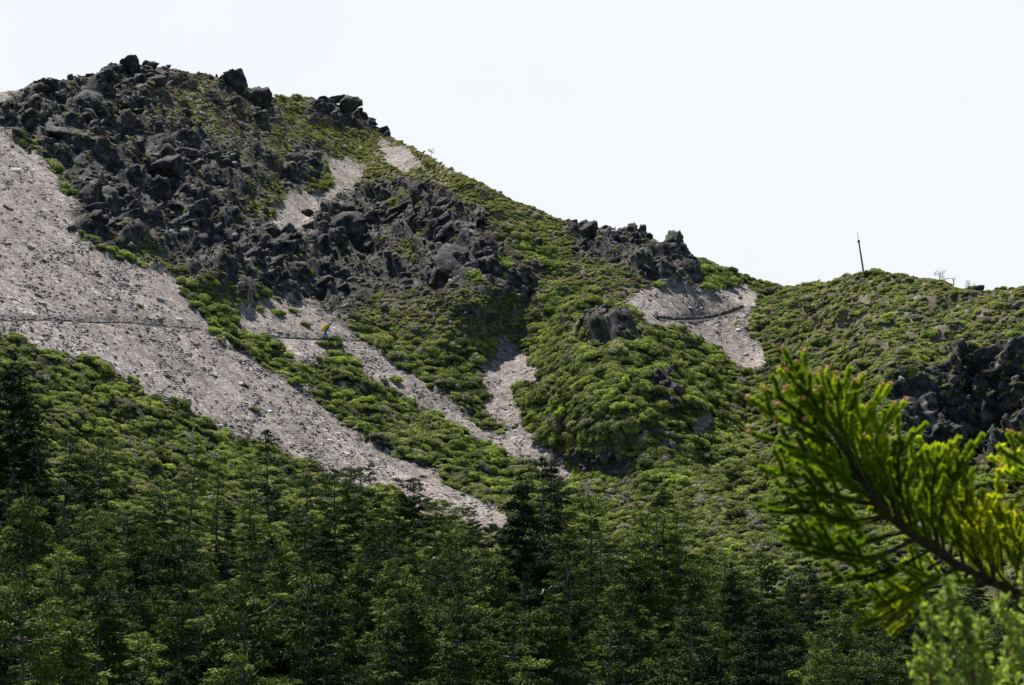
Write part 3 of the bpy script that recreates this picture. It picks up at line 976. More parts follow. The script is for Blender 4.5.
forest = ((GV > np.interp(GU, [-400, 0, 60, 130, 210, 300, 400, 500, 560, 620, 720, 920, 1200], [400, 430, 480, 490, 500, 500, 515, 540, 545, 560, 590, 610, 600])))
tuft = fbm(wn, .9, 4, 77.0).reshape(NT, NU)
ES = blur(Z_S, 5) + .75 * fbm(wn, .22, 3, 71.0).reshape(NT, NU)
green = np.where((ES < .42) & (Z_S < .9) & (Z_R < .35), 1.0, 0.0) * (1 - .78 * np.clip(Z_B, 0, 1))
green = np.maximum(green, Z_H * (Z_S < .3))
green = green * np.clip(1.2 - 1.0 * np.clip(Z_D, 0, 1) * (tuft > .2), .3, 1)
bare = inpoly(WU, WV, [(940, 378), (1010, 360), (1060, 360), (1060, 462), (935, 462), (915, 420)])
green = np.where(bare, .8, green)
green += np.where((Z_R > .35), .05 + np.clip((tuft - .04) * 3, 0, .4), 0)
green += np.where((Z_S > .8), .006, 0)
BND0 = np.array([(-100, 440), (0, 450), (60, 495), (110, 512), (240, 505), (400, 508), (470, 530), (560, 515), (600, 560), (720, 590), (920, 620), (1150, 620)])
NSH = 28000
i, j = rand_px(NSH, green * np.where(GV > 480, 1.5, 1.0) * np.where(GV > np.interp(GU, BND0[:, 0], BND0[:, 1]) + 45, .22, 1.0), v1=720)
uu, vv = GU[i, j], GV[i, j]
zd, zr, zs = Z_D[i, j], Z_R[i, j], Z_S[i, j]
hue = fbm(np.stack([uu / 60, vv / 60, uu * 0], 1), 1.0, 3, 21.0) * 1.3 + rng.normal(size=NSH) * .33
ridgey = (vv < np.interp(uu, [280, 390, 600, 620], [150, 185, 260, 260])) & (uu > 260) & (uu < 620)
knoll = (uu > 520) & (uu < 760) & (vv > 300) & (vv < 500)
right = (uu > 740) & (vv < 480)
ix = np.where(hue < -.3, rng.choice([5, 6, 0, 1], NSH), np.where(hue < .25, rng.choice([0, 1, 2], NSH), rng.choice([2, 3, 3, 4], NSH)))
ix = np.where(ridgey, rng.choice([8, 8, 9, 8, 3, 9], NSH), ix)
ix = np.where(right & (rng.random(NSH) < .55), rng.choice([5, 6, 3, 1, 8, 9, 8, 2], NSH), ix)
ix = np.where((zd > .5) & ~ridgey & ~right & (rng.random(NSH) < .4), rng.choice([7, 6, 7, 1], NSH), ix)
ix = np.where((zr > .35), rng.choice([7, 1, 6, 8, 5], NSH), ix)
zh = Z_H[i, j]
ix = np.where((zh > .3) & (rng.random(NSH) < .85), rng.choice([7, 7, 6, 7, 5, 1], NSH), ix)
sz = (.36 + .66 * rng.random(NSH) ** 1.8) * np.where(zh > .3, .7, 1) * np.where(ridgey, .62, 1) * np.where(zr > .35, .5, 1) * np.where(zs > .5, .4, 1) * np.where(zd > .5, .75, 1)
sz *= np.where(knoll, 1.12, 1.0) * np.where(right, .85, 1.0)
far = np.clip(P1[i, j][:, 1] / 175.0, .7, 1.1); sz *= far
scl = np.stack([sz, sz, sz * rng.uniform(.75, 1.25, NSH)], 1)
scatter('shrub_cover', P1[i, j] - N1[i, j] * (.12 * sz)[:, None], align(N1[i, j], .12), scl, ix, kinds, 'dense low green scrub covering the slopes between rock and scree', 'scrub')

# short turf and cushion plants between the shrubs
NTF = 20000
i, j = rand_px(NTF, np.where((Z_S < .5) & (Z_D > .3), 1.0, np.where((Z_S < .3) & (Z_R < .4), .35, np.where(Z_R > .4, .09, 0)) * (1 - .6 * np.clip(Z_B, 0, 1))), v1=640)
uu, vv = GU[i, j], GV[i, j]
sz = rng.uniform(.22, .52, NTF)
ix = np.where(Z_R[i, j] > .4, rng.choice([7, 7, 6, 8], NTF), np.where(rng.random(NTF) < .1, rng.choice([7, 5, 6], NTF), rng.choice([8, 9, 8, 1, 3], NTF)))
scatter('turf_cover', P1[i, j] - N1[i, j] * (.1 * sz)[:, None], align(N1[i, j], .15), np.stack([sz, sz, sz * rng.uniform(.6, 1.1, NTF)], 1), ix, [kind_obj('turf_kind', m) for m in SH], 'short alpine turf and cushion plants on the ridge and right slope', 'turf')

# shrubs one can tell apart
named = [(167, 376, 7, 7), (178, 339, 5, 7), (160, 321, 6, 0), (255, 411, 13, 3), (245, 386, 9, 7), (264, 417, 4, 2), (182, 380, 5, 5), (116, 359, 5, 7), (138, 376, 5, 7), (90, 243, 14, 3), (106, 253, 14, 3), (118, 259, 10, 0), (78, 236, 9, 4), (40, 278, 6, 5),
         (98, 275, 6, 0), (137, 287, 5, 2), (73, 308, 6, 7), (18, 220, 7, 5), (42, 232, 8, 5), (203, 288, 17, 0), (195, 305, 16, 2), (215, 318, 16, 3), (262, 311, 14, 4), (280, 316, 16, 3), (293, 313, 11, 4), (305, 326, 12, 0), (326, 345, 15, 2), (334, 353, 17, 0), (331, 341, 18, 2), (321, 344, 12, 0),
         (350, 366, 18, 2), (345, 378, 16, 0), (318, 361, 10, 2), (380, 382, 12, 5), (385, 348, 16, 0), (402, 356, 18, 2), (430, 362, 18, 0), (452, 372, 18, 1), (470, 384, 18, 2), (485, 398, 17, 0), (462, 352, 10, 7), (358, 333, 8, 5), (395, 383, 16, 3),
         (330, 392, 15, 3), (365, 405, 17, 4), (410, 404, 17, 2), (436, 416, 17, 3), (300, 372, 14, 4), (255, 350, 16, 3), (230, 337, 15, 0), (275, 362, 15, 2), (420, 440, 16, 0), (455, 450, 17, 2), (490, 455, 17, 3), (470, 478, 15, 4), (510, 470, 16, 0),
         (530, 492, 17, 3), (515, 425, 8, 0), (514, 428, 6, 3), (540, 330, 15, 3), (560, 345, 17, 2), (585, 352, 18, 3), (622, 345, 19, 3), (648, 352, 18, 4), (668, 362, 16, 0), (600, 372, 19, 0), (632, 380, 19, 2), (572, 378, 18, 2), (560, 402, 17, 3),
         (590, 400, 19, 5), (620, 412, 19, 4), (650, 418, 18, 0), (600, 430, 20, 6), (575, 425, 18, 2), (628, 440, 18, 5), (655, 446, 16, 2), (700, 410, 14, 0), (720, 440, 15, 6), (690, 455, 16, 5), (670, 475, 16, 6), (730, 470, 16, 5), (580, 490, 17, 3),
         (545, 480, 14, 3), (760, 450, 15, 6), (755, 420, 14, 0), (610, 520, 16, 3), (580, 530, 15, 4), (650, 520, 14, 5), (700, 510, 16, 6), (740, 510, 16, 5), (716, 333, 5, 7), (738, 318, 5, 6), (667, 345, 12, 3), (700, 350, 14, 2), (790, 330, 14, 9), (815, 310, 14, 6),
         (835, 330, 14, 9), (860, 300, 15, 1), (845, 282, 13, 1), (880, 284, 13, 0), (905, 290, 13, 0), (895, 330, 15, 3), (930, 345, 16, 3), (915, 372, 16, 4), (945, 365, 15, 3), (890, 395, 15, 2), (870, 420, 15, 6), (840, 380, 14, 5), (985, 318, 12, 0), (968, 302, 12, 5),
         (755, 283, 9, 8), (735, 275, 9, 9), (775, 288, 9, 1), (705, 262, 8, 8), (820, 290, 12, 0), (280, 96, 11, 8), (298, 95, 9, 8), (150, 92, 7, 8), (190, 120, 8, 8), (110, 128, 8, 8), (310, 183, 10, 1), (270, 152, 7, 8), (350, 148, 9, 8), (358, 157, 9, 9),
         (372, 172, 10, 3), (390, 170, 9, 9), (20, 95, 8, 5), (60, 88, 9, 1), (10, 345, 12, 0), (40, 358, 13, 2), (75, 372, 13, 0), (110, 384, 13, 2), (150, 402, 13, 0), (185, 416, 13, 2), (225, 432, 14, 0), (60, 395, 15, 5), (105, 405, 16, 5), (35, 410, 15, 3),
         (85, 430, 15, 3), (140, 425, 16, 3), (175, 445, 16, 3), (215, 455, 15, 6), (125, 450, 15, 5), (250, 458, 15, 3), (285, 472, 14, 2), (20, 380, 13, 2), (150, 445, 15, 4)]
TONE = ['dark green', 'low olive', 'mounded green', 'bright green', 'tall bright green', 'greyish green', 'flat greyish green', 'brown dry', 'yellow-green turfy', 'rounded yellow-green']
items = []
for (u, v, px, k) in named:
    p, n = at1(u, v)
    s = px * p.y / F * .62
    o = link('shrub', SH[k])
    q = Vector((n.x * .4, n.y * .4, n.z + .5)).normalized().to_track_quat('Z', 'Y').to_matrix() @ Euler((0, 0, random.uniform(0, 6.28))).to_matrix()
    o.rotation_euler = q.to_euler(); o.location = p - n * .05 * s; o.scale = (s, s, s * random.uniform(.85, 1.2))
    items.append((o, u, v, f"{'small ' if px < 8 else 'large ' if px > 15 else ''}{TONE[k]} shrub {place_words(u, v, LAND)}"))
settle(items, 'shrub', 'low shrubs on the mountainside')


# ------------------------------------------------------------------ firs
def make_fir(seed, H, spread, bare, form, dense=1.0):
    r = np.random.default_rng(seed)
    spread = spread * .88
    tb, cb = MB(), MB()
    nz_ = 12
    zz = np.linspace(-.6, H, nz_)
    bend = np.cumsum(r.normal(size=(nz_, 2)) * .035 * H / 8, axis=0); bend[0:2] = 0
    tp = np.concatenate([bend, zz[:, None]], 1)
    tr = .075 * H / 8 * (1.15 - zz / H * 1.0) + .012
    tb.tube(tp, np.maximum(tr, .012), 7)

    def trunk_at(z): return np.array([np.interp(z, zz, tp[:, 0]), np.interp(z, zz, tp[:, 1]), z])
    # dead lower branches
    for q in range(int(3 + 8 * bare)):
        z = r.uniform(.12, bare + .25) * H; a = r.uniform(0, 6.28); L = r.uniform(.4, 1.3) * spread * .6
        b0 = trunk_at(z); d = np.array([math.cos(a), math.sin(a), r.uniform(-.3, .35)])
        tb.tube([b0, b0 + d * L * .5 + [0, 0, r.normal() * .08], b0 + d * L + [0, 0, r.uniform(-.1, .25)]], [.035, .022, .008], 4)
    z = bare * H
    a0 = r.uniform(0, 6.28)
    while z < H * .99:
        t = (z - bare * H) / (H * (1 - bare))
        if form == 'flat': L0 = spread * (.55 + .45 * math.sin(min(1, t * 1.25) * 2.6)) * (1.0 if t < .9 else .6)
        elif form == 'cone': L0 = spread * (1.02 - t) ** .8 + .12
        elif form == 'round': L0 = spread * math.sqrt(max(0.05, 1 - (t * 1.02 - .25) ** 2 / .64)) * .95
        else: L0 = spread * (.65 * (1 - t) ** .5 + .25)
        nb = int(r.integers(4, 7))
        for q in range(nb):
            if r.random() < (.28 if form == 'ragged' else .08): continue
            a = a0 + q * 6.28 / nb + r.normal() * .25
            L = L0 * r.uniform(.55, 1.15)
            b0 = trunk_at(z + r.normal() * .08)
            rise = r.uniform(-.12, .28) + .35 * t
            hd_ = np.array([math.cos(a), math.sin(a), 0])
            tip = b0 + hd_ * L + np.array([0, 0, rise * L])
            mid = b0 + hd_ * L * .55 + np.array([0, 0, rise * L * .35 - .04])
            cb.tube([b0, mid, tip], [.028, .018, .006], 3, 1)
            np_ = max(1, int(round(L / .38 * dense)))
            for g in range(np_):
                f = .35 + .65 * (g + r.uniform(.2, .9)) / np_
                c = b0 + (mid - b0) * min(1, f / .55) if f < .55 else mid + (tip - mid) * (f - .55) / .45
                side = np.array([-hd_[1], hd_[0], 0]) * r.normal() * .2 * L * (1.1 - f * .5)
                c = c + side + np.array([0, 0, r.uniform(-.02, .10)])
                pr = r.uniform(.22, .40)
                m = int(66 * dense)
                dr = r.normal(size=(m, 3)); dr[:, 2] = np.abs(dr[:, 2]) * 1.1 - .25; dr /= np.linalg.norm(dr, axis=1)[:, None]
                C = c + dr * np.array([pr, pr, pr * .5]) * r.uniform(.6, 1.08, m)[:, None]
                dirv = dr * np.array([1, 1, .5]) + hd_ * .5 + r.normal(size=(m, 3)) * .35
                nn = dr + np.array([0, 0, .35]) + r.normal(size=(m, 3)) * .45
                dirv -= nn * (np.sum(dirv * nn, 1) / np.sum(nn * nn, 1))[:, None] * .8
                dirv /= np.linalg.norm(dirv, axis=1)[:, None]
                sd = np.cross(dirv, nn); sd /= np.linalg.norm(sd, axis=1)[:, None] + 1e-9
                ln = r.uniform(.06, .12, m)[:, None]; wd = r.uniform(.022, .042, m)[:, None]
                V = np.stack([C - dirv * ln * .6, C + sd * wd, C + dirv * ln, C - sd * wd], 1).reshape(-1, 3)
                cb.add(V, np.arange(4 * m).reshape(m, 4), 0)
        z += r.uniform(.34, .58) * (1.3 if form in ('ragged', 'flat') else 1.0)
        a0 += 2.4
    # leader tuft
    m = 60
    c = trunk_at(H)
    dirv = r.normal(size=(m, 3)); dirv[:, 2] = np.abs(dirv[:, 2]) + .3; dirv /= np.linalg.norm(dirv, axis=1)[:, None]
    sd = np.cross(dirv, r.normal(size=(m, 3))); sd /= np.linalg.norm(sd, axis=1)[:, None] + 1e-9
    C = c + dirv * r.uniform(.02, .22, m)[:, None]
    V = np.stack([C - dirv * .05, C + sd * .03, C + dirv * .13, C - sd * .03], 1).reshape(-1, 3)
    cb.add(V, np.arange(4 * m).reshape(m, 4), 0)
    tm = tb.mesh('trunk'); tm.materials.append(M_BARK)
    cm = cb.mesh('crown'); cm.materials.append(M_FIR); cm.materials.append(M_BARK)
    return tm, cm, H


FIRS = [make_fir(1, 7.5, 2.0, .10, 'cone'), make_fir(2, 8.5, 1.9, .25, 'ragged'), make_fir(3, 8.0, 2.2, .30, 'flat'), make_fir(4, 6.0, 1.9, .06, 'round'), make_fir(5, 9.0, 1.6, .32, 'ragged', .9),
        make_fir(6, 7.0, 2.2, .12, 'cone', 1.1), make_fir(7, 6.5, 2.1, .22, 'flat'), make_fir(8, 5.0, 1.8, .04, 'round', 1.1), make_fir(9, 8.0, 1.7, .48, 'flat', 1.0), make_fir(10, 8.0, 1.7, .15, 'ragged')]
FTXT = ['pointed bushy fir', 'ragged gappy fir', 'flat-topped fir', 'round bushy fir', 'tall thin ragged fir', 'broad pointed fir', 'low flat-topped fir', 'squat round fir', 'bare-trunked fir with a small top', 'narrow ragged fir']
TREES = []
protos = {}


def fir(u, vtop, vbase, k, H=None):
    p, n = at1(u, vbase)
    if H is None: H = max(2.5, (vbase - vtop) / F * p.y)
    s = H / FIRS[k][2]
    t = empty('fir_tree', p, random.uniform(0, 6.28))
    t.scale = (s * random.uniform(.9, 1.15),) * 2 + (s,)
    t.rotation_euler = (random.gauss(0, .03), random.gauss(0, .03), random.uniform(0, 6.28))
    if k not in protos:
        a = link('trunk', FIRS[k][0], (), t); b = link('crown', FIRS[k][1], (), t)
        protos[k] = (a, b)
    else:
        for src in protos[k]:
            c = src.copy(); COL.objects.link(c); c.parent = t
    vt = vbase - H * F / p.y
    TREES.append((t, u, vt, vbase, H, k))


HERO = [(24, 378, 520, 0), (4, 392, 540, 9), (60, 436, 560, 9), (548, 462, 590, 0), (532, 500, 640, 9), (96, 470, 610, 9), (705, 545, 680, 0), (430, 500, 620, 9), (640, 530, 650, 0), (12, 362, 560, 5), (40, 440, 590, 0), (100, 440, 560, 2), (187, 432, 560, 9), (215, 470, 580, 9), (272, 428, 570, 4), (250, 470, 600, 1), (338, 472, 600, 2), (366, 478, 610, 8), (412, 478, 600, 8), (392, 490, 600, 6), (470, 506, 590, 8), (440, 505, 600, 2),
        (545, 470, 630, 9), (562, 486, 620, 1), (528, 490, 670, 5), (664, 492, 640, 0), (650, 520, 690, 2), (682, 520, 690, 1), (600, 545, 660, 8), (620, 552, 690, 2), (722, 560, 690, 2), (266, 540, 680, 8), (495, 530, 640, 2), (305, 480, 620, 9), (70, 490, 640, 5), (130, 505, 650, 1),
        (160, 490, 620, 2), (770, 560, 690, 3), (810, 575, 700, 9), (465, 560, 690, 8), (385, 530, 680, 8), (745, 570, 720, 5), (90, 520, 700, 8), (180, 540, 740, 8), (590, 500, 620, 6), (10, 500, 760, 5), (35, 560, 800, 1)]
for (u, a, b, k) in HERO: fir(u, a, b, k)
BND = np.array([(-100, 440), (0, 450), (60, 495), (110, 512), (180, 508), (240, 505), (300, 505), (400, 508), (470, 530), (520, 528), (560, 515), (600, 548), (660, 532), (720, 556), (800, 572), (920, 590), (1024, 590), (1150, 590)])
done = [(t[1], t[3], 1) for t in TREES]
tries = 0
while len(TREES) < 298 and tries < 20000:
    tries += 1
    u = random.uniform(-70, 1100); vb = random.uniform(540, 880)
    p, n = at1(u, vb)
    H = random.choice([random.uniform(3.2, 5.2), random.uniform(4.5, 7.0), random.uniform(6, 8.5)])
    if u > 700: H *= .75
    vt = vb - H * F / p.y
    if vt < np.interp(u, BND[:, 0], BND[:, 1]) + random.uniform(-6, 30): continue
    if vt > 690: continue
    if any(abs(u - a) < 15 and abs(vb - b) < 16 for a, b, _ in done): continue
    done.append((u, vb, 1))
    k = random.choice([0, 9, 5, 0, 2, 9, 9, 1, 0, 3, 5, 4]) if H > 5 else random.choice([3, 7, 0, 5, 6, 2])
    fir(u, vt, vb, k, H)
# the rest of the young growth between the trunks, past counting
NYF = 820
i, j = rand_px(NYF, np.where(GV > np.interp(GU, BND[:, 0], BND[:, 1]) + 50, 1.0, 0) * np.where(GV > 640, 1.3, 1) * np.where(GU > 640, 1.7, 1), v0=480, v1=850, u0=-60, u1=1090)
kk_ = rng.choice([0, 1, 2, 3], NYF); hs_ = rng.uniform(.24, .5, NYF)
er_ = np.stack([rng.normal(size=NYF) * .04, rng.normal(size=NYF) * .04, rng.uniform(0, 6.28, NYF)], 1)
scatter('fir_thicket', P1[i, j], er_, np.stack([hs_ * 1.25, hs_ * 1.25, hs_], 1), kk_, [kind_obj('young_fir_kind', FIRS[q][1]) for q in (0, 3, 5, 7)], 'thicket of young firs filling the forest floor below the scree', 'thicket')
items = []
for (t, u, vt, vb, H, k) in TREES:
    items.append((t, u, vt, f"{'tall ' if H > 8 and 'tall' not in FTXT[k] else 'young ' if H < 4.6 else ''}{FTXT[k]} {place_words(min(max(u, 0), 1024), min(vt + 25, 680), FLAND)}"))
settle(items, 'tree', 'firs of the forest below the scree')


def curve(P, n):
    P = np.asarray(P, float)
    t = np.linspace(0, len(P) - 1, n)
    out_ = []
    Q = np.vstack([2 * P[0] - P[1], P, 2 * P[-1] - P[-2]])
    for x in t:
        i = min(int(x), len(P) - 2); f = x - i
        a, b, c, d = Q[i], Q[i + 1], Q[i + 2], Q[i + 3]
        out_.append(.5 * ((2 * b) + (-a + c) * f + (2 * a - 5 * b + 4 * c - d) * f * f + (-a + 3 * b - 3 * c + d) * f ** 3))
    return np.array(out_)


# ------------------------------------------------------------------ snags, dead branches, mast, ridge saplings
def snag(u, v, pts, rad, label, name='dead_snag'):
    p, n = at1(u, v)
    s = p.y / F
    mb = MB()
    for poly, r0 in zip(pts, rad):
        q = np.array([(a * s, (i % 2) * .05 - .1, -b * s) for i, (a, b) in enumerate(poly)])
        mb.tube(q, np.linspace(r0, r0 * .4, len(q)) * s, 6)
    o = link(name, mb.mesh(name), [M_DEAD]); o.location = p + Vector((0, -.6, 0)); tag(o, label, 'dead tree', 'bleached dead wood')


snag(74, 452, [[(0, 4), (1, -4), (-1, -10), (1, -13)], [(0, -5), (-4, -12)]], [1.9, .9], 'short white snag in the shrubs on the left slope')
snag(587, 507, [[(0, 4), (0, -8), (1, -16), (0, -22)]], [1.7], 'upright grey snag below the foot of the middle gully')
snag(950, 292, [[(0, 3), (3, -4), (2, -9), (-3, -9), (-9, -7)], [(2, -6), (5, -10)]], [.8, .6], 'crooked bleached branch against the sky on the right skyline')
snag(192, 462, [[(0, 20), (0, 6), (-2, -20), (0, -28)], [(-1, -16), (-9, -22), (-16, -20)], [(0, -12), (8, -17)]], [2.0, .9, .8], 'grey topped-out snag among firs left of the scree edge')
for (u, v, pts, lab) in [(430, 560, [(0, 0), (14, -6), (26, -10)], 'slanting bleached branch in the firs left of the scree foot'), (450, 655, [(0, 6), (10, -2), (20, -10)], 'pale branch pointing up right near the lower middle edge'),
                         (540, 590, [(0, 4), (12, -2), (24, -8)], 'pale broken branch at the foot of the tall paired firs'), (782, 580, [(-18, 22), (-8, 8), (4, -2), (12, -4)], 'brown fallen branch slanting beside the hanging spruce sprays'),
                         (110, 535, [(-12, 3), (0, 2), (12, -5)], 'curved white branch among the firs near the left edge'), (375, 578, [(-10, 2), (5, 0), (22, -3)], 'level bleached branch in the middle of the fir forest')]:
    p, n = at1(u, min(v + 60, 900))
    y = p.y - 4
    q = np.array([cpt(u + a, v + b, y + .3 * i) for i, (a, b) in enumerate(pts)])
    c = Vector(q[0])
    q = curve(q, 14); q = q + np.random.default_rng(int(u)).normal(size=q.shape) * .045; mb = MB(); mb.tube(q - np.array(c), np.linspace(.9, .3, len(q)) * y / F, 6)
    o = link('dead_branch', mb.mesh('dead_branch'), [M_DEAD]); o.location = c; tag(o, lab, 'branch', 'bleached dead wood')

# mast
M_MAST = make_flat_mat('mast_metal', (.12, .14, .18), .5, .1, 3, .3)
p, n = at1(866, 279)
p = p + Vector((0, 0, -.3))
s = p.y / F
mt = empty('radio_mast', p); tag(mt, 'thin leaning grey mast with whip antenna on the right skyline', 'mast')
top = np.array([-5.2 * s, 0, 39.5 * s])
mb = MB(); mb.tube([(0, 0, -.3), top * .5, top], [.11, .10, .085], 8); link('pole', mb.mesh('pole'), [M_MAST], mt)
mb = MB(); mb.tube([top + (0, 0, -.12), top + (0, 0, .14)], [.15, .13], 8); mb.tube([top + (-.2, 0, 0), top + (.2, 0, .05)], [.03, .03], 5); link('junction_box', mb.mesh('junction_box'), [M_MAST], mt)
mb = MB(); mb.tube([top, top + np.array([-1.3 * s, 0, 10 * s])], [.035, .02], 5); link('whip_antenna', mb.mesh('whip_antenna'), [M_MAST], mt)

# small trees on the skyline
for (u, v, h, lab) in [(432, 158, 9, 'tiny wind-bent sapling standing on the grassy ridge skyline'), (940, 290, 13, 'spindly dead-topped bush on the skyline right of the mast'), (970, 297, 14, 'thin branched bush near the right skyline corner')]:
    p, n = at1(u, v)
    s = p.y / F
    r = np.random.default_rng(int(u))
    t = empty('sapling', p); tag(t, lab, 'tree', 'saplings on the skyline')
    mb = MB(); lb = MB()
    mb.tube([(0, 0, -.2), (0, 0, h * .5 * s), (h * .1 * s, 0, h * s)], [.05, .035, .015], 5)
    for q in range(9):
        z = r.uniform(.45, 1) * h * s; a = r.uniform(0, 6.28); L = h * .35 * s
        e_ = np.array([math.cos(a) * L, math.sin(a) * L, z + .3 * L])
        mb.tube([(0, 0, z), e_], [.02, .008], 4)
        C = e_ + r.normal(size=(14, 3)) * .10; nn = r.normal(size=(14, 3)); nn /= np.linalg.norm(nn, axis=1)[:, None]
        V, P = leaf_quads(C, nn, np.full(14, .06), r); lb.add(V, P)
    link('trunk', mb.mesh('trunk'), [M_BARK], t); link('crown', lb.mesh('crown'), [M_GREY], t)

# ------------------------------------------------------------------ hiker with a yellow pack
M_BLUE = make_flat_mat('blue_clothing', (.03, .10, .42), .8, .15, 9)
M_SKIN = make_flat_mat('skin', (.42, .26, .19), .6, .1, 20)
M_YEL = make_flat_mat('yellow_cover', (.95, .60, .012), .55, .08, 6)
M_DKH = make_flat_mat('dark_hair', (.02, .017, .015), .7, .2, 30)
hp, _ = at1(327, 343)
hp = hp + Vector((0, -.35, .1))
hz = 1.02
joints = {'pel': (-.10, 0, .92, .15), 'belly': (.0, 0, 1.06, .15), 'chest': (.14, 0, 1.27, .17), 'neck': (.25, 0, 1.42, .065), 'jaw': (.31, 0, 1.50, .085), 'head': (.34, 0, 1.60, .10),
          'hL': (-.09, .09, .86, .10), 'kL': (.12, .10, .50, .07), 'aL': (.02, .10, .09, .05), 'tL': (.20, .11, .04, .045),
          'hR': (-.09, -.09, .86, .10), 'kR': (-.14, -.10, .47, .07), 'aR': (-.34, -.10, .12, .05), 'tR': (-.19, -.11, .04, .045),
          'sL': (.17, .17, 1.33, .075), 'eL': (.26, .24, 1.06, .05), 'wL': (.44, .20, .93, .035), 'pL': (.51, .19, .90, .04),
          'sR': (.17, -.17, 1.33, .075), 'eR': (.24, -.25, 1.05, .05), 'wR': (.42, -.22, .90, .035), 'pR': (.49, -.21, .87, .04)}
edges = [('pel', 'belly'), ('belly', 'chest'), ('chest', 'neck'), ('neck', 'jaw'), ('jaw', 'head'), ('pel', 'hL'), ('hL', 'kL'), ('kL', 'aL'), ('aL', 'tL'), ('pel', 'hR'), ('hR', 'kR'), ('kR', 'aR'), ('aR', 'tR'),
         ('chest', 'sL'), ('sL', 'eL'), ('eL', 'wL'), ('wL', 'pL'), ('chest', 'sR'), ('sR', 'eR'), ('eR', 'wR'), ('wR', 'pR')]
for s_, sy in (('L', 1), ('R', -1)):
    b = joints['p' + s_]
    for q in range(5):
        nm = f'f{s_}{q}'
        off = [(.02, .05, .03), (.07, .028, -.01), (.08, .01, -.02), (.075, -.012, -.02), (.06, -.032, -.02)][q]
        joints[nm] = (b[0] + off[0], b[1] + off[1] * sy, b[2] + off[2], .012)
        edges.append(('p' + s_, nm))
names = list(joints)
me = bpy.data.meshes.new('person')
me.from_pydata([joints[n][:3] for n in names], [(names.index(a), names.index(b)) for a, b in edges], [])
po = bpy.data.objects.new('person', me); COL.objects.link(po)
sk = po.modifiers.new('skin', 'SKIN')
for i_, n_ in enumerate(names):
    sv = me.skin_vertices[0].data[i_]; sv.radius = (joints[n_][3],) * 2; sv.use_root = (n_ == 'pel')
sb_ = po.modifiers.new('sub', 'SUBSURF'); sb_.levels = 2; sb_.render_levels = 2
dg = bpy.context.evaluated_depsgraph_get()
bm_ = bpy.data.meshes.new_from_object(po.evaluated_get(dg))
po.modifiers.clear(); po.data = bm_
bm_.materials.clear()
bm_.materials.append(M_BLUE); bm_.materials.append(M_SKIN)
for f in bm_.polygons:
    c = f.center
    f.use_smooth = True
    f.material_index = 1 if (c.z > 1.45 or (c.x > .43 and c.z < .97 and c.z > .7)) else 0
po.location = hp; po.scale = (hz,) * 3
tag(po, 'hiker in blue clothing leaning forward on the path, carrying a yellow pack', 'person')
X, P = ico(3)
hair = MB(); hv = X * np.array([.118, .108, .11]) + np.array([.325, 0, 1.63]); hair.add(hv[:, :], P[(X[P].mean(1)[:, 2] > -.1) | (X[P].mean(1)[:, 0] < -.35)]); link('hair', hair.mesh('hair'), [M_DKH], po)
fc = MB()
X1, P1_ = ico(1)
for sy in (-1, 1): fc.add(X1 * .014 + np.array([.425, .038 * sy, 1.605]), P1_)
link('eyes', fc.mesh('eyes'), [M_DKH], po)
fc = MB(); fc.add(X1 * np.array([.022, .016, .026]) + np.array([.44, 0, 1.575]), P1_)
for sy in (-1, 1): fc.add(X1 * np.array([.02, .012, .03]) + np.array([.335, .098 * sy, 1.59]), P1_)
link('nose_and_ears', fc.mesh('nose_and_ears'), [M_SKIN], po)
fc = MB(); fc.add(X1 * np.array([.012, .026, .007]) + np.array([.415, 0, 1.535]), P1_)
link('mouth', fc.mesh('mouth'), [make_flat_mat('lips', (.35, .12, .1), .6, .1, 20)], po)

bp_ = empty('backpack', hp + Vector((-.16, 0, 1.30)) * hz); tag(bp_, 'bulging backpack under a yellow rain cover on the back of the hiker', 'backpack')
bp_.rotation_euler = (0, R(38), 0); bp_.scale = (hz,) * 3
X, P = ico(4)
Y_ = np.sign(X) * np.abs(X) ** .6 * np.array([.19, .21, .46]); Y_ = Y_ * (1 + .06 * fbm(X, .5, 3))[:, None]
mb = MB(); mb.add(Y_, P); oo = link('rain_cover', mb.mesh('rain_cover'), [M_YEL], bp_)
for f in oo.data.polygons: f.use_smooth = True
mb = MB()
mb.tube([(.17, .1, .32), (.30, .13, .22), (.33, .13, -.05), (.17, .12, -.22)], [.022] * 4, 6)
mb.tube([(.17, -.1, .32), (.30, -.13, .22), (.33, -.13, -.05), (.17, -.12, -.22)], [.022] * 4, 6)
link('strap', mb.mesh('strap'), [M_DKH], bp_)

# ------------------------------------------------------------------ foreground spruce, about four metres away
M_NEEDLE = make_leaf_mat('spruce_needles', [(.15, (.10, .165, .016)), (.45, (.19, .29, .024)), (.75, (.32, .44, .036)), (.95, (.44, .54, .046))], .55, spec=.12, nscale=6, attr='tone', rough=.45, bal=(1.16, 1.13, 1.0))
M_TWIG = make_flat_mat('spruce_twig', (.045, .032, .02), .9, .35, 60)
M_BUD = make_flat_mat('spruce_bud', (.72, .38, .13), .7, .25, 90)
M_SPBARK = make_flat_mat('spruce_bark', (.11, .08, .06), .95, .4, 14)
rs = np.random.default_rng(77)


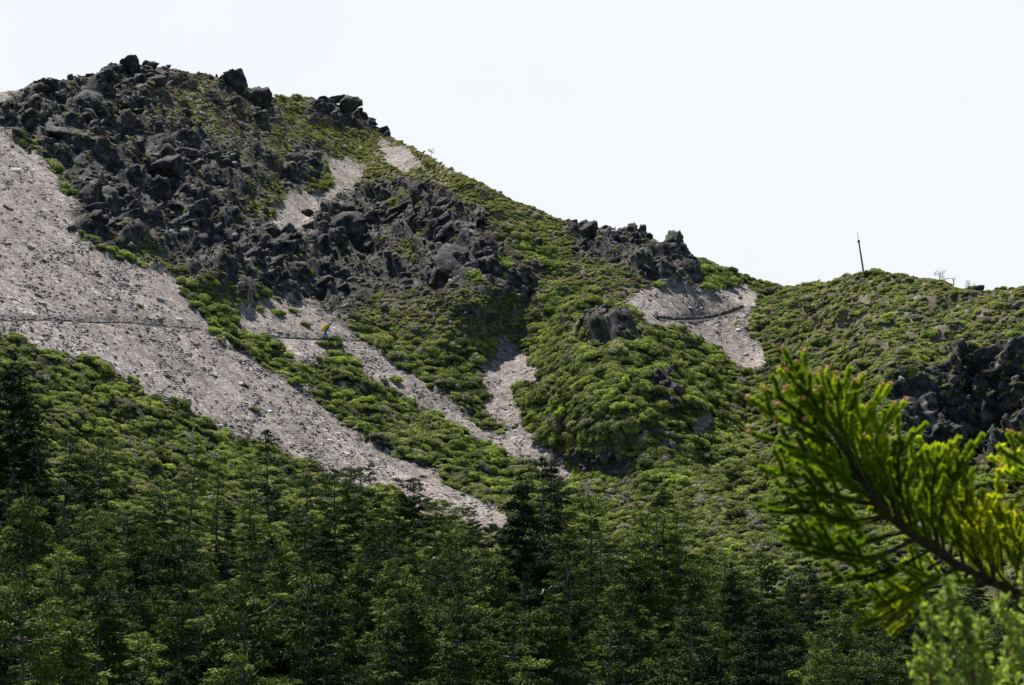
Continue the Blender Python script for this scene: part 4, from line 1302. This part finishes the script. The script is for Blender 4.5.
class Needles:
    def __init__(s): s.V = []; s.C = []

    def along(s, pts, density, length, tone, fwd=.72, w=.0009):
        pts = np.asarray(pts); seg = np.linalg.norm(np.diff(pts, axis=0), axis=1); L = seg.sum()
        n = max(12, int(L * density))
        cum = np.concatenate([[0], np.cumsum(seg)])
        q = rs.uniform(0, L, n)
        B = np.stack([np.interp(q, cum, pts[:, i]) for i in range(3)], 1)
        T = np.gradient(pts, axis=0); T /= np.linalg.norm(T, axis=1)[:, None] + 1e-9
        T = np.stack([np.interp(q, cum, T[:, i]) for i in range(3)], 1)
        d = rs.normal(size=(n, 3)); d -= T * np.sum(d * T, 1)[:, None]; d /= np.linalg.norm(d, axis=1)[:, None]
        dr = d + T * fwd * rs.uniform(.7, 1.4, n)[:, None]; dr /= np.linalg.norm(dr, axis=1)[:, None]
        ln = length * rs.uniform(.6, 1.2, n)
        sd = np.cross(dr, rs.normal(size=(n, 3))); sd /= np.linalg.norm(sd, axis=1)[:, None] + 1e-9
        e = ln[:, None]
        V = np.stack([B - sd * w, B + sd * w, B + dr * e * .75 + sd * w * 1.0, B + dr * e, B + dr * e * .75 - sd * w * 1.0], 1)
        s.V.append(V.reshape(-1, 3))
        c = np.ones((n, 4)); c[:, :3] = np.asarray(tone)[None] * rs.uniform(.8, 1.2, n)[:, None]
        s.C.append(np.repeat(c, 5, 0))

    def mesh(s, name):
        V = np.concatenate(s.V); n = len(V) // 5
        me = mesh_np(name, V, [np.arange(5 * n).reshape(n, 5)])
        a = me.color_attributes.new('tone', 'FLOAT_COLOR', 'POINT'); a.data.foreach_set('color', np.concatenate(s.C).astype(np.float32).ravel())
        me.materials.append(M_NEEDLE)
        return me


trunk_top = cpt(1330, 640, 4.45)
tx_, ty_ = trunk_top.x, trunk_top.y
tg = ground_z(tx_, ty_)
tree = empty('spruce_tree', (tx_, ty_, tg - .05)); tag(tree, 'close-up spruce reaching in from the right with orange-tipped green shoots', 'tree')
TO = Vector(tree.location)


def L3(u, v, y): return np.array(cpt(u, v, y) - TO)


mb = MB(); mb.tube(curve([(0, 0, -.2), (.02, .02, .8), (-.01, .03, 1.8), (0, .02, 3.0)], 20), np.linspace(.075, .02, 20), 10); link('trunk', mb.mesh('trunk'), [M_SPBARK], tree)
LIMB = curve([L3(1330, 690, 4.45), L3(1180, 655, 4.3), L3(1060, 615, 4.2), L3(1000, 586, 4.12), L3(950, 560, 4.05), (L3(905, 530, 4.0)), L3(872, 495, 3.97), L3(852, 462, 3.95), L3(826, 420, 3.93), L3(806, 388, 3.92), L3(800, 372, 3.92)], 60)
LIMB2 = curve([L3(1330, 600, 4.5), L3(1200, 530, 4.35), L3(1100, 492, 4.2), L3(1050, 478, 4.12), L3(1018, 468, 4.08)], 30)
mb = MB(); mb.tube(LIMB, np.linspace(.013, .0022, 60), 7); mb.tube(LIMB2, np.linspace(.014, .003, 30), 7)
limb = link('limb', mb.mesh('limb'), [M_TWIG], tree)

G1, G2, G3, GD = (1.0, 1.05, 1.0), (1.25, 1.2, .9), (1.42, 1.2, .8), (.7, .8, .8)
SPR = [  # polyline (u,v), depth offset, tone, side shoots, buds
    ([(852, 462), (826, 420), (806, 388), (798, 366)], 0, G1, 7, 1), ([(862, 480), (820, 440), (784, 420), (752, 399)], .03, G1, 7, 1), ([(866, 488), (825, 436), (796, 408), (768, 391)], -.03, G1, 6, 1),
    ([(850, 458), (822, 418), (800, 396), (788, 377)], .06, G1, 5, 1), ([(862, 478), (842, 440), (830, 405), (821, 374)], .05, G1, 6, 1), ([(872, 496), (850, 450), (838, 410), (838, 383)], -.05, G1, 6, 1),
    ([(880, 502), (856, 455), (845, 415), (853, 384)], .02, G1, 6, 1), ([(893, 518), (868, 465), (860, 425), (848, 396)], .08, G1, 6, 1), ([(900, 525), (880, 470), (862, 430), (881, 388)], -.03, G1, 6, 1),
    ([(905, 530), (890, 475), (880, 440), (884, 412)], .05, G2, 6, 0), ([(915, 538), (900, 490), (900, 450), (914, 430)], 0, G2, 6, 0), ([(930, 548), (918, 500), (930, 470), (930, 452)], .04, G2, 5, 0),
    ([(940, 555), (935, 510), (942, 470), (951, 443)], -.02, G2, 6, 0), ([(945, 558), (940, 510), (952, 475), (971, 443)], .05, G2, 6, 0), ([(950, 560), (955, 520), (962, 495), (972, 470)], .1, G2, 5, 0),
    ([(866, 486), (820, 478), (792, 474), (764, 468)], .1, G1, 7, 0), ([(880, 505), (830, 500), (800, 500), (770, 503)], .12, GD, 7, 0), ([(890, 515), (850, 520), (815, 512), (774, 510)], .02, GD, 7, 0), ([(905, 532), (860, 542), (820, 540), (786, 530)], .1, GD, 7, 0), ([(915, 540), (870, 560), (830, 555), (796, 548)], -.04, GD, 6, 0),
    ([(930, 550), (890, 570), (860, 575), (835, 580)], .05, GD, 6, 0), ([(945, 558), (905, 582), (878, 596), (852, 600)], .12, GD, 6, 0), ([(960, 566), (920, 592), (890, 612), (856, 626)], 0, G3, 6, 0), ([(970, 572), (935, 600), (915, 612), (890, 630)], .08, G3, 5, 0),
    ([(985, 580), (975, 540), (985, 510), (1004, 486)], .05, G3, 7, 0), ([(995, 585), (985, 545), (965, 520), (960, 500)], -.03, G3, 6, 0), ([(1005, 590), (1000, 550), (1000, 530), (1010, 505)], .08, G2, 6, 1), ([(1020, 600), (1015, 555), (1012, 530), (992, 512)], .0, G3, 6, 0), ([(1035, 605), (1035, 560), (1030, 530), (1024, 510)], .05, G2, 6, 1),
    ([(965, 568), (955, 540), (938, 520), (925, 505)], .1, G2, 6, 0), ([(872, 494), (835, 460), (800, 448), (762, 436)], .08, G1, 7, 1), ([(890, 512), (850, 485), (818, 462), (776, 448)], -.06, G1, 7, 0),
    ([(1060, 482), (1035, 472), (1018, 460), (1012, 455)], 0, G1, 5, 1), ([(1070, 488), (1040, 484), (1020, 478), (1005, 468)], .03, G1, 4, 1), ([(1090, 492), (1060, 470), (1040, 455), (1030, 445)], -.03, G1, 5, 1),
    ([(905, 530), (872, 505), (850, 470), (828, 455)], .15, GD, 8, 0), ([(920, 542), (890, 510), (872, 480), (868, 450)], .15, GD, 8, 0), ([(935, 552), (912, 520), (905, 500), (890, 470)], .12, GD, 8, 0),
]
X1b, P1b = ico(2)
more_ = []
for n_, (pl, dz, tone, nside, nbud) in enumerate(SPR):
    if rs.random() < (.5 if n_ < 10 else .9):
        k_ = rs.uniform(.72, .97); off = rs.uniform(-15, 15, 2)
        q_ = [pl[0]] + [(pl[0][0] + (a - pl[0][0]) * k_ + off[0] * (i + 1) / 3, pl[0][1] + (b - pl[0][1]) * k_ + off[1] * (i + 1) / 3) for i, (a, b) in enumerate(pl[1:])]
        more_.append((q_, dz + rs.uniform(-.14, .14), tone, nside, nbud and int(rs.random() < .5)))
more_ += [([(1010, 592), (985, 568), (960, 535), (948, 505)], .06, G2, 8, 0), ([(990, 580), (960, 545), (935, 525), (915, 505)], -.04, G2, 8, 0), ([(960, 565), (930, 540), (905, 520), (880, 510)], -.06, G1, 8, 0), ([(1030, 602), (1000, 575), (985, 545), (978, 520)], -.05, G3, 8, 0), ([(1000, 586), (960, 580), (930, 575), (905, 560)], -.05, G1, 8, 0)]
SPR = SPR + more_
nd = Needles(); nd.along(LIMB[28:], 5500, .0125, (.7, .75, .8)); nd.along(LIMB2[12:], 5000, .0125, G1); link('limb_needles', nd.mesh('limb_needles'), [], limb)
for (pl, dz, tone, nside, nbud) in SPR:
    y0 = 3.97 + (pl[0][0] - 880) * .0011
    P = curve([L3(u, v, y0 + dz * (.15 + .85 * i / (len(pl) - 1))) for i, (u, v) in enumerate(pl)], 22)
    tw = MB(); nd = Needles(); buds = []
    tw.tube(P, np.linspace(.0042, .0016, 22), 5)
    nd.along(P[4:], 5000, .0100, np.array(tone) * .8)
    tips = [(P[-1], P[-1] - P[-3])]
    nside = max(4, int(nside * 1.1))
    for q in range(nside):
        f = .25 + .70 * (q + rs.uniform(.1, .9)) / nside
        i0 = int(f * 21); b = P[i0]; T = P[min(i0 + 1, 21)] - P[max(i0 - 1, 0)]; T = T / np.linalg.norm(T)
        sd = np.cross(T, [0, -1, .25]); sd /= np.linalg.norm(sd)
        sd = sd * (1 if q % 2 else -1) + np.array([0, rs.normal() * .55, 0])
        Ln = rs.uniform(.042, .075) * (1.15 - .35 * f)
        dr = T * .8 + sd * .55 + np.array([0, 0, .5]); dr /= np.linalg.norm(dr)
        e_ = b + dr * Ln; mdl = (b + e_) / 2 + sd * Ln * .06
        C = curve([b, mdl, e_], 8)
        tw.tube(C, np.linspace(.0022, .0013, 8), 4)
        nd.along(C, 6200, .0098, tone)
        tips.append((e_, e_ - mdl))
    for (tp_, td) in tips:
        # young tip: denser, brighter needles drawn forward
        td = td / np.linalg.norm(td)
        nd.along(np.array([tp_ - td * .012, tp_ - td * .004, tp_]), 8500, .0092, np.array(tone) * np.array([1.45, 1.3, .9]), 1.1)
    spn = link('shoot', tw.mesh('shoot'), [M_TWIG], tree)
    no = link('needles', nd.mesh('needles'), [], spn)
    if nbud:
        for q, (tp_, td) in enumerate(tips):
            if q and rs.random() < .5: continue
            td = Vector(td).normalized()
            bm2 = MB(); Rm = np.array(td.to_track_quat('Z', 'Y').to_matrix())
            for g in range(4 if q == 0 else 3):
                a = g * 1.57 + .4; off = np.array([math.cos(a) * .0046, math.sin(a) * .0046, -.001]) * (g > 0)
                bm2.add((X1b * np.array([.0029, .0029, .0046]) * (1.15 if g == 0 else .85) + off) @ Rm.T + tp_ + np.array(td) * .0095, P1b)
            link('bud', bm2.mesh('bud'), [M_BUD], spn)

# pale green sapling in the lower right corner, nearer still
M_PALE = make_leaf_mat('pale_sapling_leaves', [(.15, (.20, .31, .065)), (.5, (.31, .43, .10)), (.9, (.44, .54, .16))], .55, spec=.35, nscale=9, bal=(1, 1, 1))
M_RED = make_flat_mat('reddish_stem', (.17, .075, .04), .85, .3, 40)
for (name_, stems, yy, lab) in [('juniper_sapling', [((965, 800), (955, 690), (952, 620), (943, 574), 15), ((945, 800), (932, 700), (930, 650), (928, 600), 13), ((990, 790), (975, 690), (968, 640), (962, 606), 12), ((935, 800), (925, 740), (922, 690), (918, 655), 10)], 3.2, 'pale green leafy sapling with reddish stem in the lower right corner'),
                                ('juniper_sapling', [((1030, 800), (1015, 700), (1005, 640), (998, 592), 16), ((1050, 790), (1035, 690), (1028, 620), (1022, 560), 16), ((1020, 800), (995, 720), (985, 660), (980, 615), 12), ((1075, 790), (1060, 690), (1055, 620), (1050, 570), 16), ((1000, 800), (992, 740), (1000, 690), (1012, 650), 12)], 3.35, 'pale green leafy sapling half cut off by the right edge')]:
    b0 = cpt(stems[0][0][0], 900, yy); gz = ground_z(b0.x, b0.y)
    base = Vector((b0.x, b0.y, gz))
    t = empty(name_, base); tag(t, lab, 'sapling')
    mb = MB(); lf = MB(); rr = np.random.default_rng(int(yy * 100))
    for (a, b, c, d, wpx) in stems:
        y2 = yy + rr.uniform(-.12, .12)
        P = curve([(0, 0, -.05)] + [np.array(cpt(u, v, y2) - base) for (u, v) in (a, b, c, d)], 40)
        mb.tube(P, np.linspace(.006, .0016, 40), 5)
        for q in range(30):
            f = .42 + .57 * q / 30
            i0 = int(f * 39); bb = P[i0]; an = rr.uniform(0, 6.28)
            Ln = wpx * 1.2 * yy / F * rr.uniform(.55, 1.15) * (1.15 - .75 * max(0, (f - .6) / .4))
            e_ = bb + np.array([math.cos(an) * Ln, math.sin(an) * Ln, Ln * rr.uniform(.5, 1.0)])
            mb.tube([bb, e_], [.0014, .0007], 4)
            m = 20
            tt = rr.uniform(.2, 1.05, m)[:, None]
            C = bb + (e_ - bb) * tt + rr.normal(size=(m, 3)) * .0035
            nn = rr.normal(size=(m, 3)) + np.array([0, -.3, .6]); nn /= np.linalg.norm(nn, axis=1)[:, None]
            V, Pq = leaf_quads(C, nn, rr.uniform(.0045, .0088, m), rr, .36); lf.add(V, Pq)
    link('stem', mb.mesh('stem'), [M_RED], t); link('foliage', lf.mesh('foliage'), [M_PALE], t)
